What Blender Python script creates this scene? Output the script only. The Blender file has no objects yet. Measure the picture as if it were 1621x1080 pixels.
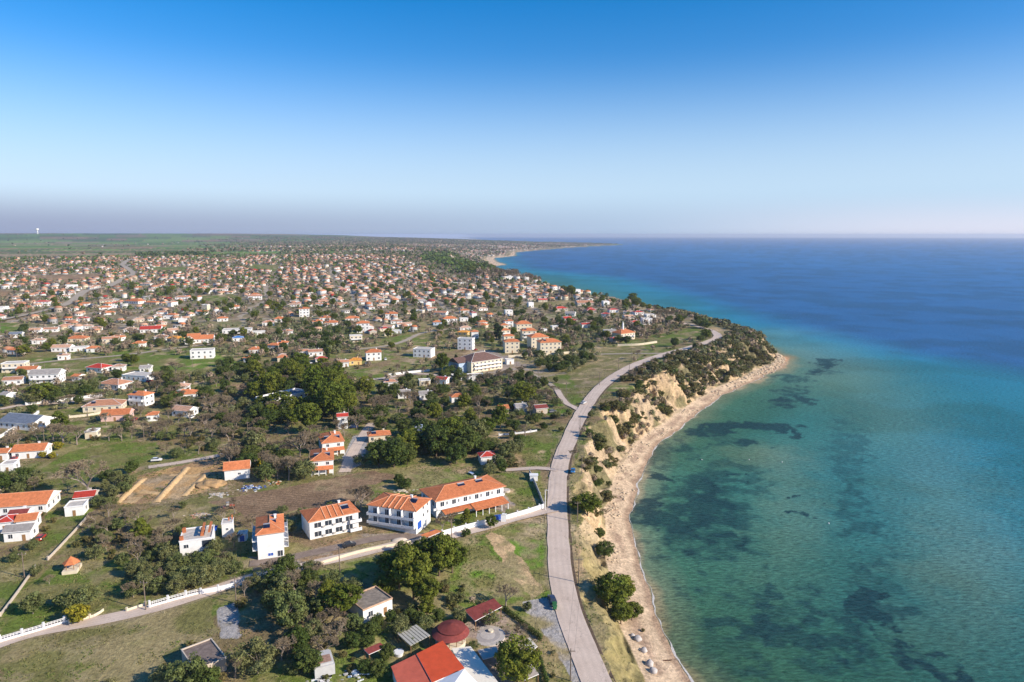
import bpy, bmesh, math, random
import numpy as np
from mathutils import Vector, Matrix
random.seed(7); rng = np.random.default_rng(7)
R = math.radians
sc = bpy.context.scene
# ---------------------------------------------------------------- camera
PITCH = 8.83; CAMZ = 115.0; FPX = 1081.0
cam_d = bpy.data.cameras.new('camera'); cam = bpy.data.objects.new('camera', cam_d)
sc.collection.objects.link(cam); sc.camera = cam
cam.location = (0, 0, CAMZ); cam.rotation_euler = (R(90 - PITCH), 0, 0)
cam_d.sensor_width = 36; cam_d.lens = 36 * FPX / 1621; cam_d.clip_start = 1; cam_d.clip_end = 200000
# ---------------------------------------------------------------- world and sun
SKYLOW, SMOG, GLOW = (3.3, 4.75, 6.2), (2.2, 2.5, 3.6), (5.9, 5.5, 6.1)
SUN_EL, SUN_AZ = 28.0, 112.0          # azimuth clockwise from the view direction (+Y)
w = bpy.data.worlds.new("World"); sc.world = w; w.use_nodes = True
nt = w.node_tree; nt.nodes.clear()
def wn(t, **k):
    n = nt.nodes.new(t)
    for a, b in k.items(): setattr(n, a, b)
    return n
sky = wn('ShaderNodeTexSky', sky_type='NISHITA', sun_disc=False, sun_elevation=R(SUN_EL), sun_rotation=R(SUN_AZ),
         altitude=100, air_density=1.0, dust_density=0.35, ozone_density=3.0)
bg = wn('ShaderNodeBackground'); out = wn('ShaderNodeOutputWorld')
bg.inputs[1].default_value = 0.117
hs = wn('ShaderNodeHueSaturation'); hs.inputs['Saturation'].default_value = 1.48; hs.inputs['Value'].default_value = 1.07
tc = wn('ShaderNodeTexCoord'); sep = wn('ShaderNodeSeparateXYZ'); nt.links.new(tc.outputs['Generated'], sep.inputs[0])
def mrw(src, a0, a1, b0, b1, kind='SMOOTHSTEP'):
    q = wn('ShaderNodeMapRange', interpolation_type=kind)
    for i, v_ in enumerate((a0, a1, b0, b1)): q.inputs[i + 1].default_value = v_
    nt.links.new(src, q.inputs[0]); return q.outputs[0]
def mth(op, a0, b0):
    q = wn('ShaderNodeMath', operation=op); nt.links.new(a0, q.inputs[0])
    if isinstance(b0, float): q.inputs[1].default_value = b0
    else: nt.links.new(b0, q.inputs[1])
    return q.outputs[0]
def mixw(f, a0, c0):
    q = wn('ShaderNodeMix', data_type='RGBA'); nt.links.new(f, q.inputs[0]); nt.links.new(a0, q.inputs[6]); q.inputs[7].default_value = (*c0, 1); return q.outputs[2]
Zo, Xo = sep.outputs['Z'], sep.outputs['X']
tn = wn('ShaderNodeMix', data_type='RGBA', blend_type='MULTIPLY'); tn.inputs[0].default_value = 1; tn.inputs[7].default_value = (1.3, .93, 1.0, 1); nt.links.new(sky.outputs[0], hs.inputs['Color']); nt.links.new(hs.outputs[0], tn.inputs[6])
# moist air whitening the low sky, more so towards the sun on the right
low = mth('MULTIPLY', mrw(Zo, .25, .0, 0, 1), mrw(Xo, -.6, .6, .9, .98)); c1 = mixw(low, tn.outputs[2], SKYLOW)
# band of smog just over the horizon, thickest over the land side
smg = mth('MULTIPLY', mrw(Zo, .064, .008, 0, 1), mrw(Xo, .6, -.65, .10, .95, 'LINEAR')); c2 = mixw(smg, c1, SMOG)
glo = mth('MULTIPLY', mrw(Zo, .06, .0, 0, 1), mrw(Xo, .1, .62, 0, .7)); c3 = mixw(glo, c2, GLOW)
nt.links.new(c3, bg.inputs[0]); nt.links.new(bg.outputs[0], out.inputs[0])
sl = bpy.data.lights.new('sun', 'SUN'); sl.energy = 4.9; sl.angle = R(0.5); sl.color = (1.0, 0.90, 0.76)
so = bpy.data.objects.new('sun', sl); sc.collection.objects.link(so)
sd = Vector((math.sin(R(SUN_AZ)) * math.cos(R(SUN_EL)), math.cos(R(SUN_AZ)) * math.cos(R(SUN_EL)), math.sin(R(SUN_EL))))
so.rotation_euler = sd.to_track_quat('Z', 'Y').to_euler()
sc.view_settings.view_transform = 'Standard'; sc.view_settings.look = 'None'
sc.view_settings.exposure = 0.4; sc.view_settings.gamma = 1
sc.cycles.max_bounces = 5; sc.cycles.diffuse_bounces = 2; sc.cycles.glossy_bounces = 2
sc.cycles.transmission_bounces = 2; sc.cycles.volume_bounces = 0; sc.cycles.transparent_max_bounces = 6
sc.cycles.use_denoising = True

# ---------------------------------------------------------------- numpy noise
def _h(ix, iy, s):
    v = np.sin(ix * 127.1 + iy * 311.7 + s * 74.7) * 43758.5453
    return v - np.floor(v)
def vn(x, y, s=0):
    x = np.asarray(x, float); y = np.asarray(y, float)
    ix = np.floor(x); iy = np.floor(y); fx = x - ix; fy = y - iy
    fx = fx * fx * (3 - 2 * fx); fy = fy * fy * (3 - 2 * fy)
    a = _h(ix, iy, s); b = _h(ix + 1, iy, s); c = _h(ix, iy + 1, s); d = _h(ix + 1, iy + 1, s)
    return a + (b - a) * fx + (c - a) * fy + (a - b - c + d) * fx * fy
def fbm(x, y, s=0, o=4):
    t = 0; a = .5; n = 0
    for i in range(o):
        t = t + a * vn(x, y, s + i * 13); n += a; a *= .5; x = x * 2.03 + 17.1; y = y * 2.03 - 9.3
    return t / n
def sstep(a, b, x):
    t = np.clip((x - a) / (b - a), 0, 1); return t * t * (3 - 2 * t)
def lerp(a, b, t): return a + (b - a) * t

# ---------------------------------------------------------------- coast: x, y, beach width, cliff width, cliff top height
COAST = np.array([
 (75,-300,16,12,9),(58,0,16,12,9),(50,90,14,12,8),(47,162,13,9,8.5),(44,183,12,9,9),(44.5,223,11.5,10,11),(48,266,10,11,15),(59,306,11,13,19),
 (77,359,9.5,17,21),(107,409,8.5,22,22),(150,480,8,28,22),(199,541,8,33,23),(232,583,8,34,23),(248,608,7,32,23),(258,640,4,26,22),
 (262,690,4,24,20),(258,760,4,24,19),(245,850,5,22,18),(225,940,5,22,17),(205,1010,5,20,17),(185,1130,6,20,16),(150,1210,8,18,12),
 (135,1320,10,15,8),(105,1464,22,10,6),(74,1555,22,10,6),(30,1780,12,12,6),(-21,1943,10,12,6),(-85,2130,12,12,6),(-115,2259,45,12,6),
 (-106,2434,45,12,6),(-21,2695,50,12,6),(-66,2948,40,12,6),(-93,3430,40,12,6),(-10,3720,35,15,6),(16,3849,25,15,6),(20,4600,14,24,9),
 (120,5000,14,25,10),(202,5303,14,25,8),(560,6400,12,40,5),(993,7503,12,60,4),(1350,8300,12,60,4),(900,10500,20,15,8),
 (-500,14000,20,15,8),(-3000,40000,20,15,8)], float)
def coast(x, y):
    """signed distance to the waterline (land positive) and the profile of the nearest shore"""
    x = np.asarray(x, float); y = np.asarray(y, float)
    best = np.full(x.shape, 1e18); prm = np.zeros(x.shape + (3,)); ins = np.zeros(x.shape, bool)
    for a, b in zip(COAST[:-1], COAST[1:]):
        ex, ey = b[0] - a[0], b[1] - a[1]
        t = np.clip(((x - a[0]) * ex + (y - a[1]) * ey) / (ex * ex + ey * ey), 0, 1)
        d2 = (x - a[0] - t * ex) ** 2 + (y - a[1] - t * ey) ** 2
        m = d2 < best; best = np.where(m, d2, best)
        prm = np.where(m[..., None], a[2:] + t[..., None] * (b[2:] - a[2:]), prm)
        cr = ((a[1] > y) != (b[1] > y)); xc = a[0] + (y - a[1]) / (b[1] - a[1] + 1e-12) * ex
        ins ^= cr & (x < xc)
    d = np.sqrt(best); return np.where(ins, d, -d), prm
def height(x, y, full=False):
    x = np.asarray(x, float); y = np.asarray(y, float)
    d, p = coast(x, y); r = np.hypot(x, y)
    amp = np.clip(r / 400, .5, 12)
    d = d + (fbm(x / 14, y / 14, 3, 3) - .5) * 4 * amp * np.clip(1.2 - r / 3000, 0.3, 1)
    b, c, t = p[..., 0], p[..., 1], p[..., 2]
    rav = (fbm(x / 9, y / 9, 11, 3) - .5)                          # ravines cut in the cliff
    dd = d + rav * np.minimum(c * 1.0, 14) * sstep(b, b + 4, d)
    k = np.clip((dd - b) / c, 0, 1)
    kk = lerp(k, sstep(0, 1, k), .6)
    inl = 15.5 + np.clip((r - 330) * .013, 0, 34) + (fbm(x / 260, y / 260, 5, 3) - .5) * 5 * sstep(250, 700, r)
    inl = inl + 70 * sstep(6000, 10500, r) * sstep(-200, -4500, x) + 16 * sstep(5000, 9000, r)
    inl = inl + sstep(8500, 11000, r) * (18 * vn(x / 900, y / 2500, 8)) * sstep(-4500, 0, x)
    plate = lerp(t, inl, sstep(0, 90 + np.clip(r - 2500, 0, None) * .4, d - b - c))
    near = np.clip(2.3 * np.clip(d, 0, None) / b, 0, 2.3)
    z = np.where(d < 0, np.maximum(d * .12, -4), near + (plate - 2.3) * kk * (d > b * .5))
    cl = sstep(0.02, .2, k) * (1 - sstep(.8, 1, k))
    z = z + cl * ((fbm(x / 3, y / 3, 21, 3) - .5) * 2.6 - np.abs(fbm(x / 6.5, y / 6.5, 27, 3) - .5) * 15 + 1.2) * np.clip(c / 20, .1, 1.2)
    if full: return z, d, k, p, cl
    return z
def ray(px, py):
    u = (px - 810.5) / FPX; v = (540 - py) / FPX; p = R(PITCH)
    return u, math.cos(p) + v * math.sin(p), -math.sin(p) + v * math.cos(p)
def gp(px, py):
    """a point of the photograph -> the ground point seen there (used once, to read positions off the photograph)"""
    dx, dy, dz = ray(px, py)
    z = 15.0
    if dz > -0.002: dz = -0.002
    lo = 60 / dy; 
    ts = np.geomspace(100, 16000, 260)
    hz = height(dx * ts, dy * ts); below = CAMZ + dz * ts < hz
    i = int(np.argmax(below)) if below.any() else len(ts) - 1
    if i == 0: i = 1
    a, b = ts[i - 1], ts[i]
    for _ in range(14):
        m = .5 * (a + b)
        if CAMZ + dz * m < float(height(dx * m, dy * m)): b = m
        else: a = m
    return Vector((dx * b, dy * b, float(height(dx * b, dy * b))))
def wp(px, py, z=0.0):
    dx, dy, dz = ray(px, py); t = (z - CAMZ) / dz
    return Vector((dx * t, dy * t, z))
def proj(x, y, z):
    p = R(PITCH); yy = np.asarray(y, float); zz = np.asarray(z, float) - CAMZ
    dep = yy * math.cos(p) - zz * math.sin(p); up = yy * math.sin(p) + zz * math.cos(p)
    return 810.5 + FPX * np.asarray(x) / dep, 540 - FPX * up / dep, dep
def gz(x, y): return float(height(x, y))
def poly_mask(P, x, y):
    ins = np.zeros(x.shape, bool)
    bb = P[:, 0].min(), P[:, 0].max(), P[:, 1].min(), P[:, 1].max()
    sel = (x > bb[0]) & (x < bb[1]) & (y > bb[2]) & (y < bb[3])
    xs, ys = x[sel], y[sel]; m = np.zeros(xs.shape, bool)
    for a, b in zip(P, np.roll(P, -1, 0)):
        cr = (a[1] > ys) != (b[1] > ys)
        m ^= cr & (xs < a[0] + (ys - a[1]) / (b[1] - a[1] + 1e-12) * (b[0] - a[0]))
    ins[sel] = m; return ins
def seg_dist(L, x, y):
    best = np.full(np.shape(x), 1e18)
    for a, b in zip(L[:-1], L[1:]):
        ex, ey = b[0] - a[0], b[1] - a[1]
        t = np.clip(((x - a[0]) * ex + (y - a[1]) * ey) / (ex * ex + ey * ey + 1e-9), 0, 1)
        best = np.minimum(best, (x - a[0] - t * ex) ** 2 + (y - a[1] - t * ey) ** 2)
    return np.sqrt(best)

# ---------------------------------------------------------------- object helpers
col = sc.collection
def mesh_np(name, V, F, attr=None, smooth=False):
    V = np.asarray(V, np.float32); F = np.asarray(F, np.int32)
    me = bpy.data.meshes.new(name); n, k = F.shape
    me.vertices.add(len(V)); me.vertices.foreach_set('co', V.ravel())
    me.loops.add(n * k); me.loops.foreach_set('vertex_index', F.ravel())
    me.polygons.add(n); me.polygons.foreach_set('loop_start', np.arange(0, n * k, k, dtype=np.int32))
    if smooth: me.polygons.foreach_set('use_smooth', np.ones(n, bool))
    me.update(calc_edges=True)
    if attr is not None:
        for an, dom, A in attr:
            at = me.attributes.new(an, 'FLOAT_COLOR', dom)
            A = np.asarray(A, np.float32)
            if A.shape[1] == 3: A = np.c_[A, np.ones(len(A), np.float32)]
            at.data.foreach_set('color', A.ravel())
    return me
def add(name, me, mat=None, parent=None, **props):
    o = bpy.data.objects.new(name, me); col.objects.link(o)
    if mat is not None and me is not None and len(me.materials) == 0:
        for m in (mat if isinstance(mat, (list, tuple)) else [mat]): me.materials.append(m)
    if parent is not None: o.parent = parent
    for k, v in props.items(): o[k] = v
    return o

# ---------------------------------------------------------------- materials
def new_mat(name):
    m = bpy.data.materials.new(name); m.use_nodes = True
    n = m.node_tree; b = n.nodes['Principled BSDF']; b.inputs['Roughness'].default_value = .85
    b.inputs['Specular IOR Level'].default_value = .2
    return m, n, b
def N(n, t, **k):
    a = n.nodes.new(t)
    for q, v in k.items(): setattr(a, q, v)
    return a
def noise(n, scale, detail=4, coord=None, rough=.6):
    a = N(n, 'ShaderNodeTexNoise'); a.inputs['Scale'].default_value = scale; a.inputs['Detail'].default_value = detail
    a.inputs['Roughness'].default_value = rough
    if coord is not None: n.links.new(coord, a.inputs['Vector'])
    return a.outputs[0]
def mrange(n, src, a, b, c, d):
    m = N(n, 'ShaderNodeMapRange'); n.links.new(src, m.inputs[0])
    for i, v in enumerate((a, b, c, d)): m.inputs[i + 1].default_value = v
    return m.outputs[0]
def mixc(n, f, a, b, mode='MIX'):
    m = N(n, 'ShaderNodeMix', data_type='RGBA', blend_type=mode)
    for i, v in ((0, f), (6, a), (7, b)):
        if hasattr(v, 'links') or hasattr(v, 'node'): n.links.new(v, m.inputs[i])
        elif isinstance(v, (int, float)): m.inputs[i].default_value = v
        else: m.inputs[i].default_value = (*v, 1)
    return m.outputs[2]
def vmul(n, colr, fac):
    m = N(n, 'ShaderNodeVectorMath', operation='SCALE')
    n.links.new(colr, m.inputs[0]); n.links.new(fac, m.inputs['Scale']); return m.outputs[0]
def bump(n, b, src, strength, dist):
    k = N(n, 'ShaderNodeBump'); k.inputs['Strength'].default_value = strength; k.inputs['Distance'].default_value = dist
    n.links.new(src, k.inputs['Height']); n.links.new(k.outputs[0], b.inputs['Normal'])
def simple(name, c, var=.15, scale=1.5, rough=.8, bmp=0, metal=0, spec=.2, obj_var=0.0):
    m, n, b = new_mat(name); g = N(n, 'ShaderNodeTexCoord').outputs['Object']
    s = noise(n, scale, 5, g); f = mrange(n, s, .3, .7, 1 - var, 1 + var)
    rgb = N(n, 'ShaderNodeRGB'); rgb.outputs[0].default_value = (*c, 1)
    o = vmul(n, rgb.outputs[0], f)
    if obj_var:
        oi = N(n, 'ShaderNodeObjectInfo'); o = vmul(n, o, mrange(n, oi.outputs['Random'], 0, 1, 1 - obj_var, 1 + obj_var))
    n.links.new(o, b.inputs['Base Color'])
    b.inputs['Roughness'].default_value = rough; b.inputs['Metallic'].default_value = metal; b.inputs['Specular IOR Level'].default_value = spec
    if bmp: bump(n, b, s, .6, bmp)
    return m
# ---------------------------------------------------------------- the lie of the land: fields read off the photograph
GRN=(.135,.18,.034); BRT=(.13,.225,.028); OLV=(.20,.185,.065); DRY=(.31,.25,.12); TAN=(.50,.35,.19); BRN=(.25,.165,.10); PLOT=(.17,.21,.05)
SOIL=(.33,.21,.115); ORG=(.52,.32,.14); GRAV=(.37,.345,.32); PAVE=(.33,.27,.22)
FIELDS = [  # polygon in photograph pixels, colour, second colour, noise scale (m), fade width
 ([(715,862),(790,838),(868,820),(873,945),(845,955),(800,935),(760,935),(730,900)], BRT, OLV, 9),
 ([(0,1025),(120,990),(335,950),(345,1000),(262,1030),(240,1085),(0,1085)], OLV, DRY, 12),
 ([(0,965),(100,880),(130,885),(200,880),(215,905),(250,925),(170,960),(90,985),(0,1008)], GRN, OLV, 9),
 ([(60,745),(110,715),(180,700),(250,700),(240,735),(130,765),(70,775)], GRN, OLV, 8),
 ([(80,790),(160,775),(180,790),(140,815),(110,850),(60,880),(30,890),(70,840)], OLV, GRN, 8),
 ([(205,812),(330,783),(400,786),(330,845),(260,840),(200,850)], OLV, DRY, 8),
 ([(330,794),(410,779),(520,758),(590,745),(622,752),(630,770),(622,782),(560,794),(470,808),(400,822),(380,812)], BRN, (.30,.20,.12), 5),
 ([(620,735),(730,712),(766,755),(648,780)], PLOT, (.27,.24,.10), 8),
 ([(575,770),(630,758),(645,785),(590,795)], OLV, GRN, 6),
 ([(183,798),(222,752),(300,733),(352,722),(354,762),(345,775),(290,786),(215,799)], SOIL, ORG, 6),
 ([(195,795),(222,767),(262,752),(250,765),(215,797)], ORG, TAN, 5),
 ([(255,790),(300,740),(325,738),(285,790)], TAN, ORG, 5),
 ([(770,742),(855,738),(862,800),(800,815),(775,790)], GRN, OLV, 7),
 ([(822,690),(880,685),(866,738),(835,742)], OLV, GRN, 8),
 ([(862,590),(905,585),(980,575),(950,600),(925,640),(900,650)], GRN, OLV, 12),
 ([(900,590),(960,558),(1020,560),(985,585),(950,612),(930,640)], OLV, DRY, 12),
 ([(850,640),(905,640),(905,655),(870,660)], GRN, BRT, 8),
 ([(835,575),(925,545),(1020,553),(1010,565),(960,580),(920,590),(850,590)], DRY, OLV, 12),
 ([(975,545),(1110,515),(1120,535),(1060,548),(990,556)], GRN, OLV, 14),
 ([(1120,516),(1170,522),(1175,532),(1140,535)], DRY, TAN, 14),
 ([(1000,600),(1030,585),(1060,562),(1020,590)], TAN, DRY, 10),
 ([(905,740),(960,660),(990,610),(975,640),(945,745),(925,830),(900,830)], OLV, DRY, 5),
 ([(895,850),(960,850),(975,900),(920,960),(900,920)], DRY, TAN, 5),
 ([(930,965),(985,970),(1035,1080),(1075,1180),(1000,1180),(960,1060)], OLV, DRY, 4),
 ([(870,800),(930,800),(945,860),(900,870)], DRY, OLV, 5),
 ([(0,650),(140,600),(180,575),(330,560),(400,575),(300,600),(200,605),(120,640),(0,668)], OLV, GRN, 12),
 ([(0,575),(60,560),(330,550),(345,575),(290,585),(150,592),(60,600),(0,605)], GRN, OLV, 14),
 ([(0,512),(28,510),(48,520),(30,527),(0,527)], BRT, GRN, 20),
 ([(290,570),(330,560),(385,575),(300,590)], GRN, BRT, 15),
 ([(300,588),(355,575),(365,600),(340,625),(300,610)], OLV, GRN, 10),
 ([(615,535),(650,528),(690,530),(690,545),(650,552),(620,548)], GRN, OLV, 14),
 ([(660,512),(700,513),(705,520),(665,524)], OLV, DRY, 16),
 ([(540,590),(600,580),(625,620),(600,625),(560,600)], OLV, GRN, 10),
 ([(690,600),(715,588),(720,600),(700,612)], GRN, OLV, 10),
 ([(45,436),(160,433),(170,440),(115,447),(60,446)], SOIL, BRN, 40),
 ([(0,460),(18,462),(12,472),(0,472)], SOIL, BRN, 40),
 ([(300,470),(370,466),(385,472),(340,478),(300,474)], GRN, OLV, 25),
 ([(240,423),(300,424),(290,432),(240,430)], OLV, GRN, 40),
 ([(395,418),(440,420),(440,430),(400,428)], GRN, OLV, 40),
 ([(830,482),(905,475),(905,483),(850,487)], DRY, OLV, 25),
 ([(345,612),(415,606),(415,615),(365,622)], SOIL, BRN, 8),
 ([(745,545),(840,575),(815,590),(745,600)], PAVE, DRY, 10),
 ([(770,560),(840,570),(895,590),(850,600),(770,585)], PAVE, DRY, 8),
 ([(828,952),(876,944),(918,1005),(955,1090),(912,1090),(880,1030),(848,988)], GRAV, GRAV, 6),
 ([(700,1003),(745,985),(797,966),(852,1012),(845,1035),(805,1085),(765,1062),(740,1022)], (.30,.225,.175), (.34,.26,.20), 4),
 ([(560,690),(585,688),(575,735),(545,748),(540,730)], GRAV, PAVE, 5),
 ([(760,790),(800,780),(815,800),(790,815),(760,812)], PAVE, PAVE, 4),
 ([(395,880),(465,880),(565,845),(600,845),(690,845),(690,860),(600,862),(500,890),(400,905)], PAVE, SOIL, 5),
 ([(675,835),(760,800),(800,812),(790,830),(690,855)], GRN, OLV, 4),
 ([(348,965),(378,950),(380,1010),(350,1010)], GRAV, PAVE, 3),
 ([(840,950),(860,935),(800,850),(778,842),(770,850),(805,905)], TAN, DRY, 4),
]
FP = [(np.array([gp(*q)[:2] for q in P]), a, b, s) for P, a, b, s in FIELDS]
ROADS = [  # centre line in photograph pixels, width m, kind
 ([(975,1150),(946,1085),(930,1045),(912,1000),(897,955),(888,910),(884,860),(882,805),(883,765),(889,727),(903,692),(915,665),(930,640),(952,613),(980,592),(1010,576),(1050,562),(1090,551),(1122,541),(1136,533),(1128,525),(1105,517),(1080,512)], 7.4, 'coast'),
 ([(-80,1046),(0,1018),(60,1000),(160,982),(250,962),(330,937),(400,915),(480,897),(560,879),(640,861),(700,852),(760,838),(820,820),(880,806)], 5.0, 'side'),
 ([(395,893),(450,885),(520,870),(600,853),(668,850),(690,854)], 4.2, 'drive'),
 ([(883,745),(850,742),(800,745)], 3.6, 'side'),
 ([(921,652),(908,645),(895,637),(882,618)], 3.6, 'side'),
 ([(882,618),(868,606),(855,598),(838,591)], 3.0, 'dirt'),
 ([(835,1078),(800,592),(855,596),(862,600)], 5, 'none'),
 ([(105,570),(200,562),(280,551),(335,545)], 5.0, 'dirt'),
 ([(0,648),(40,641),(110,637),(160,628)], 5.0, 'side'),
 ([(235,740),(300,730),(352,720),(370,712)], 4.0, 'side'),
 ([(-40,590),(60,575),(105,570)], 5.0, 'dirt'),
 ([(90,488),(115,478),(135,462),(170,455),(200,440),(211,434),(205,428),(193,420)], 12.0, 'dirt'),
 ([(-20,510),(0,508),(50,498),(90,488)], 8.0, 'dirt'),
 ([(193,420),(215,410),(290,407),(350,403)], 14.0, 'dirt'),
 ([(540,603),(600,600),(660,592),(720,598)], 4.5, 'side'),
 ([(550,555),(610,548),(640,540),(670,527),(720,520)], 5.0, 'dirt'),
 ([(935,561),(1000,560),(1050,560)], 4.0, 'dirt'),
 ([(545,748),(560,715),(575,690),(590,670)], 5.0, 'side'),
]
RW = [([gp(*q) for q in P], wd, k) for P, wd, k in ROADS if k != 'none']
def smooth_line(P, step=3.0, closed=False):
    P = [Vector(p) for p in P]; L = []
    for i in range(len(P) - 1):
        a = P[max(i - 1, 0)]; b = P[i]; c = P[i + 1]; d = P[min(i + 2, len(P) - 1)]
        n = max(2, int((c - b).length / step))
        for k in range(n):
            t = k / n
            L.append(.5 * ((2 * b) + (c - a) * t + (2 * a - 5 * b + 4 * c - d) * t * t + (3 * b - a - 3 * c + d) * t ** 3))
    L.append(P[-1]); return L
RL = []
for P, wd, k in RW:
    L = smooth_line([Vector((p.x, p.y, 0)) for p in P], 3 if P[0].length < 900 else 12); RL.append((np.array([(p.x, p.y) for p in L]), wd, k))

def street(x, y):
    th = .30; xx = x + (fbm(x / 160, y / 160, 811) - .5) * 60; yy = y + (fbm(x / 160, y / 160, 821) - .5) * 60
    u = xx * math.cos(th) + yy * math.sin(th); v = -xx * math.sin(th) + yy * math.cos(th)
    du = np.abs((u / 118) % 1 - .5) * 118; dv = np.abs((v / 64) % 1 - .5) * 64; d = np.minimum(du, dv); return 1 - sstep(2.2, 3.6, d), d
def ground_colour(x, y, d, k, p, cl):
    r = np.hypot(x, y); n1 = fbm(x / 7, y / 7, 31); n2 = fbm(x / 45, y / 45, 41); n3 = fbm(x / 1.6, y / 1.6, 51, 3)
    C = np.zeros(x.shape + (3,))
    def mix(colr, m):
        nonlocal C
        C += (np.array(colr) - C) * np.clip(m, 0, 1)[..., None]
    C[:] = OLV
    mix(GRN, sstep(.42, .62, n2)); mix(DRY, sstep(.52, .7, n1) * .8); mix(BRN, sstep(.50, .62, fbm(x / 18, y / 18, 61)) * .75)
    town = sstep(650, 900, r) * (1 - sstep(5000, 8000, r)) * (x > -5000)
    mix((.25, .195, .14), town * .6)
    stm, _ = street(x, y); mix((.44, .37, .29), stm * town * (1 - sstep(2600, 3600, r)) * .8)
    # patchwork of fields on the far plain
    th = .35; u = (x * math.cos(th) + y * math.sin(th)); v = (-x * math.sin(th) + y * math.cos(th))
    row = np.floor(v / 230 + .8 * vn(u / 900, v / 900, 3)); cell = np.floor(u / (300 + 260 * _h(row, row * 0, 2)) + row * .37)
    q = _h(cell, row, 5)
    pal = np.array([(.14,.25,.05),(.19,.28,.07),(.20,.16,.09),(.09,.15,.045),(.28,.22,.13),(.15,.22,.06),(.30,.19,.12),(.11,.15,.06)])
    pc = pal[np.clip((q * 8).astype(int), 0, 7)]
    plain = sstep(2150, 2400, r) * sstep(-350, -750, x + (y - 2600) * .12)
    C += (pc - C) * plain[..., None]
    C += (pc * .9 - C) * (sstep(6500, 8500, r) * .8)[..., None]
    for P, a, b, s in FP:
        xx = x + (fbm(x / 4, y / 4, 71, 2) - .5) * 2.5; yy = y + (fbm(x / 4, y / 4, 81, 2) - .5) * 2.5
        m = poly_mask(P, xx, yy)
        if not m.any(): continue
        t = sstep(.42, .62, fbm(x[m] / s, y[m] / s, 91))[..., None]
        C[m] = np.array(a) + (np.array(b) - np.array(a)) * t
        if a is BRN: C[m] *= (.9 + .2 * np.sin((x[m] * -.25 + y[m]) * 3.2))[..., None]
    for L, wd, kind in RL:                                     # worn verges
        if L[0][1] > 1500: continue
        dd = seg_dist(L, x, y); mix((.30, .24, .15), (1 - sstep(wd * .5, wd * .5 + 2.2, dd + (n1 - .5) * 3)) * .8)
    for P, a, b, s in FP:
        if a is GRAV: m = poly_mask(P, x + (n1 - .5) * 2, y + (n2 - .5) * 2); C[m] = np.array(GRAV) * (.85 + .3 * n1[m][:, None])
    # cliff, beach
    b, c = p[..., 0], p[..., 1]
    strata = .5 + .5 * np.sin(height_cache * 2.4 + (n1 - .5) * 5)
    cliffc = np.array((.51, .365, .21)) * (.8 + .35 * strata[..., None]) 
    cliffc = cliffc + (np.array((.44, .34, .23)) - cliffc) * sstep(.45, .6, n2)[..., None] * .6
    m = (sstep(0.0, .05, k) * (1 - sstep(.93, 1.0, k + (n1 - .5) * .2))) * (1 - sstep(3900, 4500, r) * (1 - .7 * np.exp(-((y - 4850) / 200) ** 2)) * .9)
    C += (cliffc - C) * m[..., None]
    veg = sstep(.50, .60, fbm(x / 11, y / 11, 101)) * m * sstep(180, 300, r) * .8
    mix((.11, .11, .045), veg)
    south = (1 - sstep(200, 245, y))
    mix(OLV, m * south * .75); mix(DRY, m * south * sstep(.45, .6, n1) * .8)
    sand = np.array((.61, .455, .30)) * (.92 + .18 * n1[..., None])
    bm = (1 - sstep(0, .06, k)) * (d > -3) * (1 - .8 * sstep(5000, 6200, r))
    C += (sand - C) * bm[..., None]
    wrack = np.exp(-((d - b * (.62 + .2 * (n2 - .5))) / 2.2) ** 2) * sstep(.42, .56, n1) * bm
    mix((.30, .2, .14), wrack * .75)
    mix((.33, .22, .145), bm * (1 - sstep(1.0, 3.4, d + (n1 - .5) * 2)) * .8)
    return C * (.86 + .28 * n3[..., None])
# terrain sheet
def fan(az0, az1, nc, th0, th1, nr, H=100.0):
    az = np.linspace(R(az0), R(az1), nc); th = np.linspace(R(th0), R(th1), nr)
    r = H / np.tan(th); A, Rr = np.meshgrid(az, r)
    return Rr * np.sin(A), Rr * np.cos(A)
def grid_faces(nr, nc, keep=None):
    i = np.arange((nr - 1) * nc).reshape(nr - 1, nc)[:, :-1].ravel()
    F = np.stack([i, i + 1, i + nc + 1, i + nc], 1)
    if keep is not None: F = F[keep[F].any(1)]
    return F
NR, NC = 1000, 1120
X, Y = fan(-54, 54, NC, 52, .42, NR)
Z, D, K, PP, CL = height(X, Y, True); height_cache = Z
GC = ground_colour(X, Y, D, K, PP, CL)
V = np.stack([X, Y, Z], -1).reshape(-1, 3); keep = (D > -25).ravel(); F = grid_faces(NR, NC, keep)
used = np.zeros(len(V), bool); used[F] = True; idx = np.cumsum(used) - 1
me = mesh_np('ground', V[used], idx[F], [('Col', 'POINT', GC.reshape(-1, 3)[used])], True)
m, n, b = new_mat('ground_mat')
a = N(n, 'ShaderNodeAttribute', attribute_name='Col'); g = N(n, 'ShaderNodeTexCoord').outputs['Object']
s1 = noise(n, .9, 6, g, .7); s2 = noise(n, .16, 4, g)
c1 = vmul(n, a.outputs['Color'], mrange(n, s1, .3, .7, .62, 1.38)); c1 = vmul(n, c1, mrange(n, s2, .3, .7, .82, 1.18))
n.links.new(c1, b.inputs['Base Color']); bump(n, b, s1, .9, .5)
b.inputs['Specular IOR Level'].default_value = .05
add('ground', me, m, kind='structure')

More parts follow.
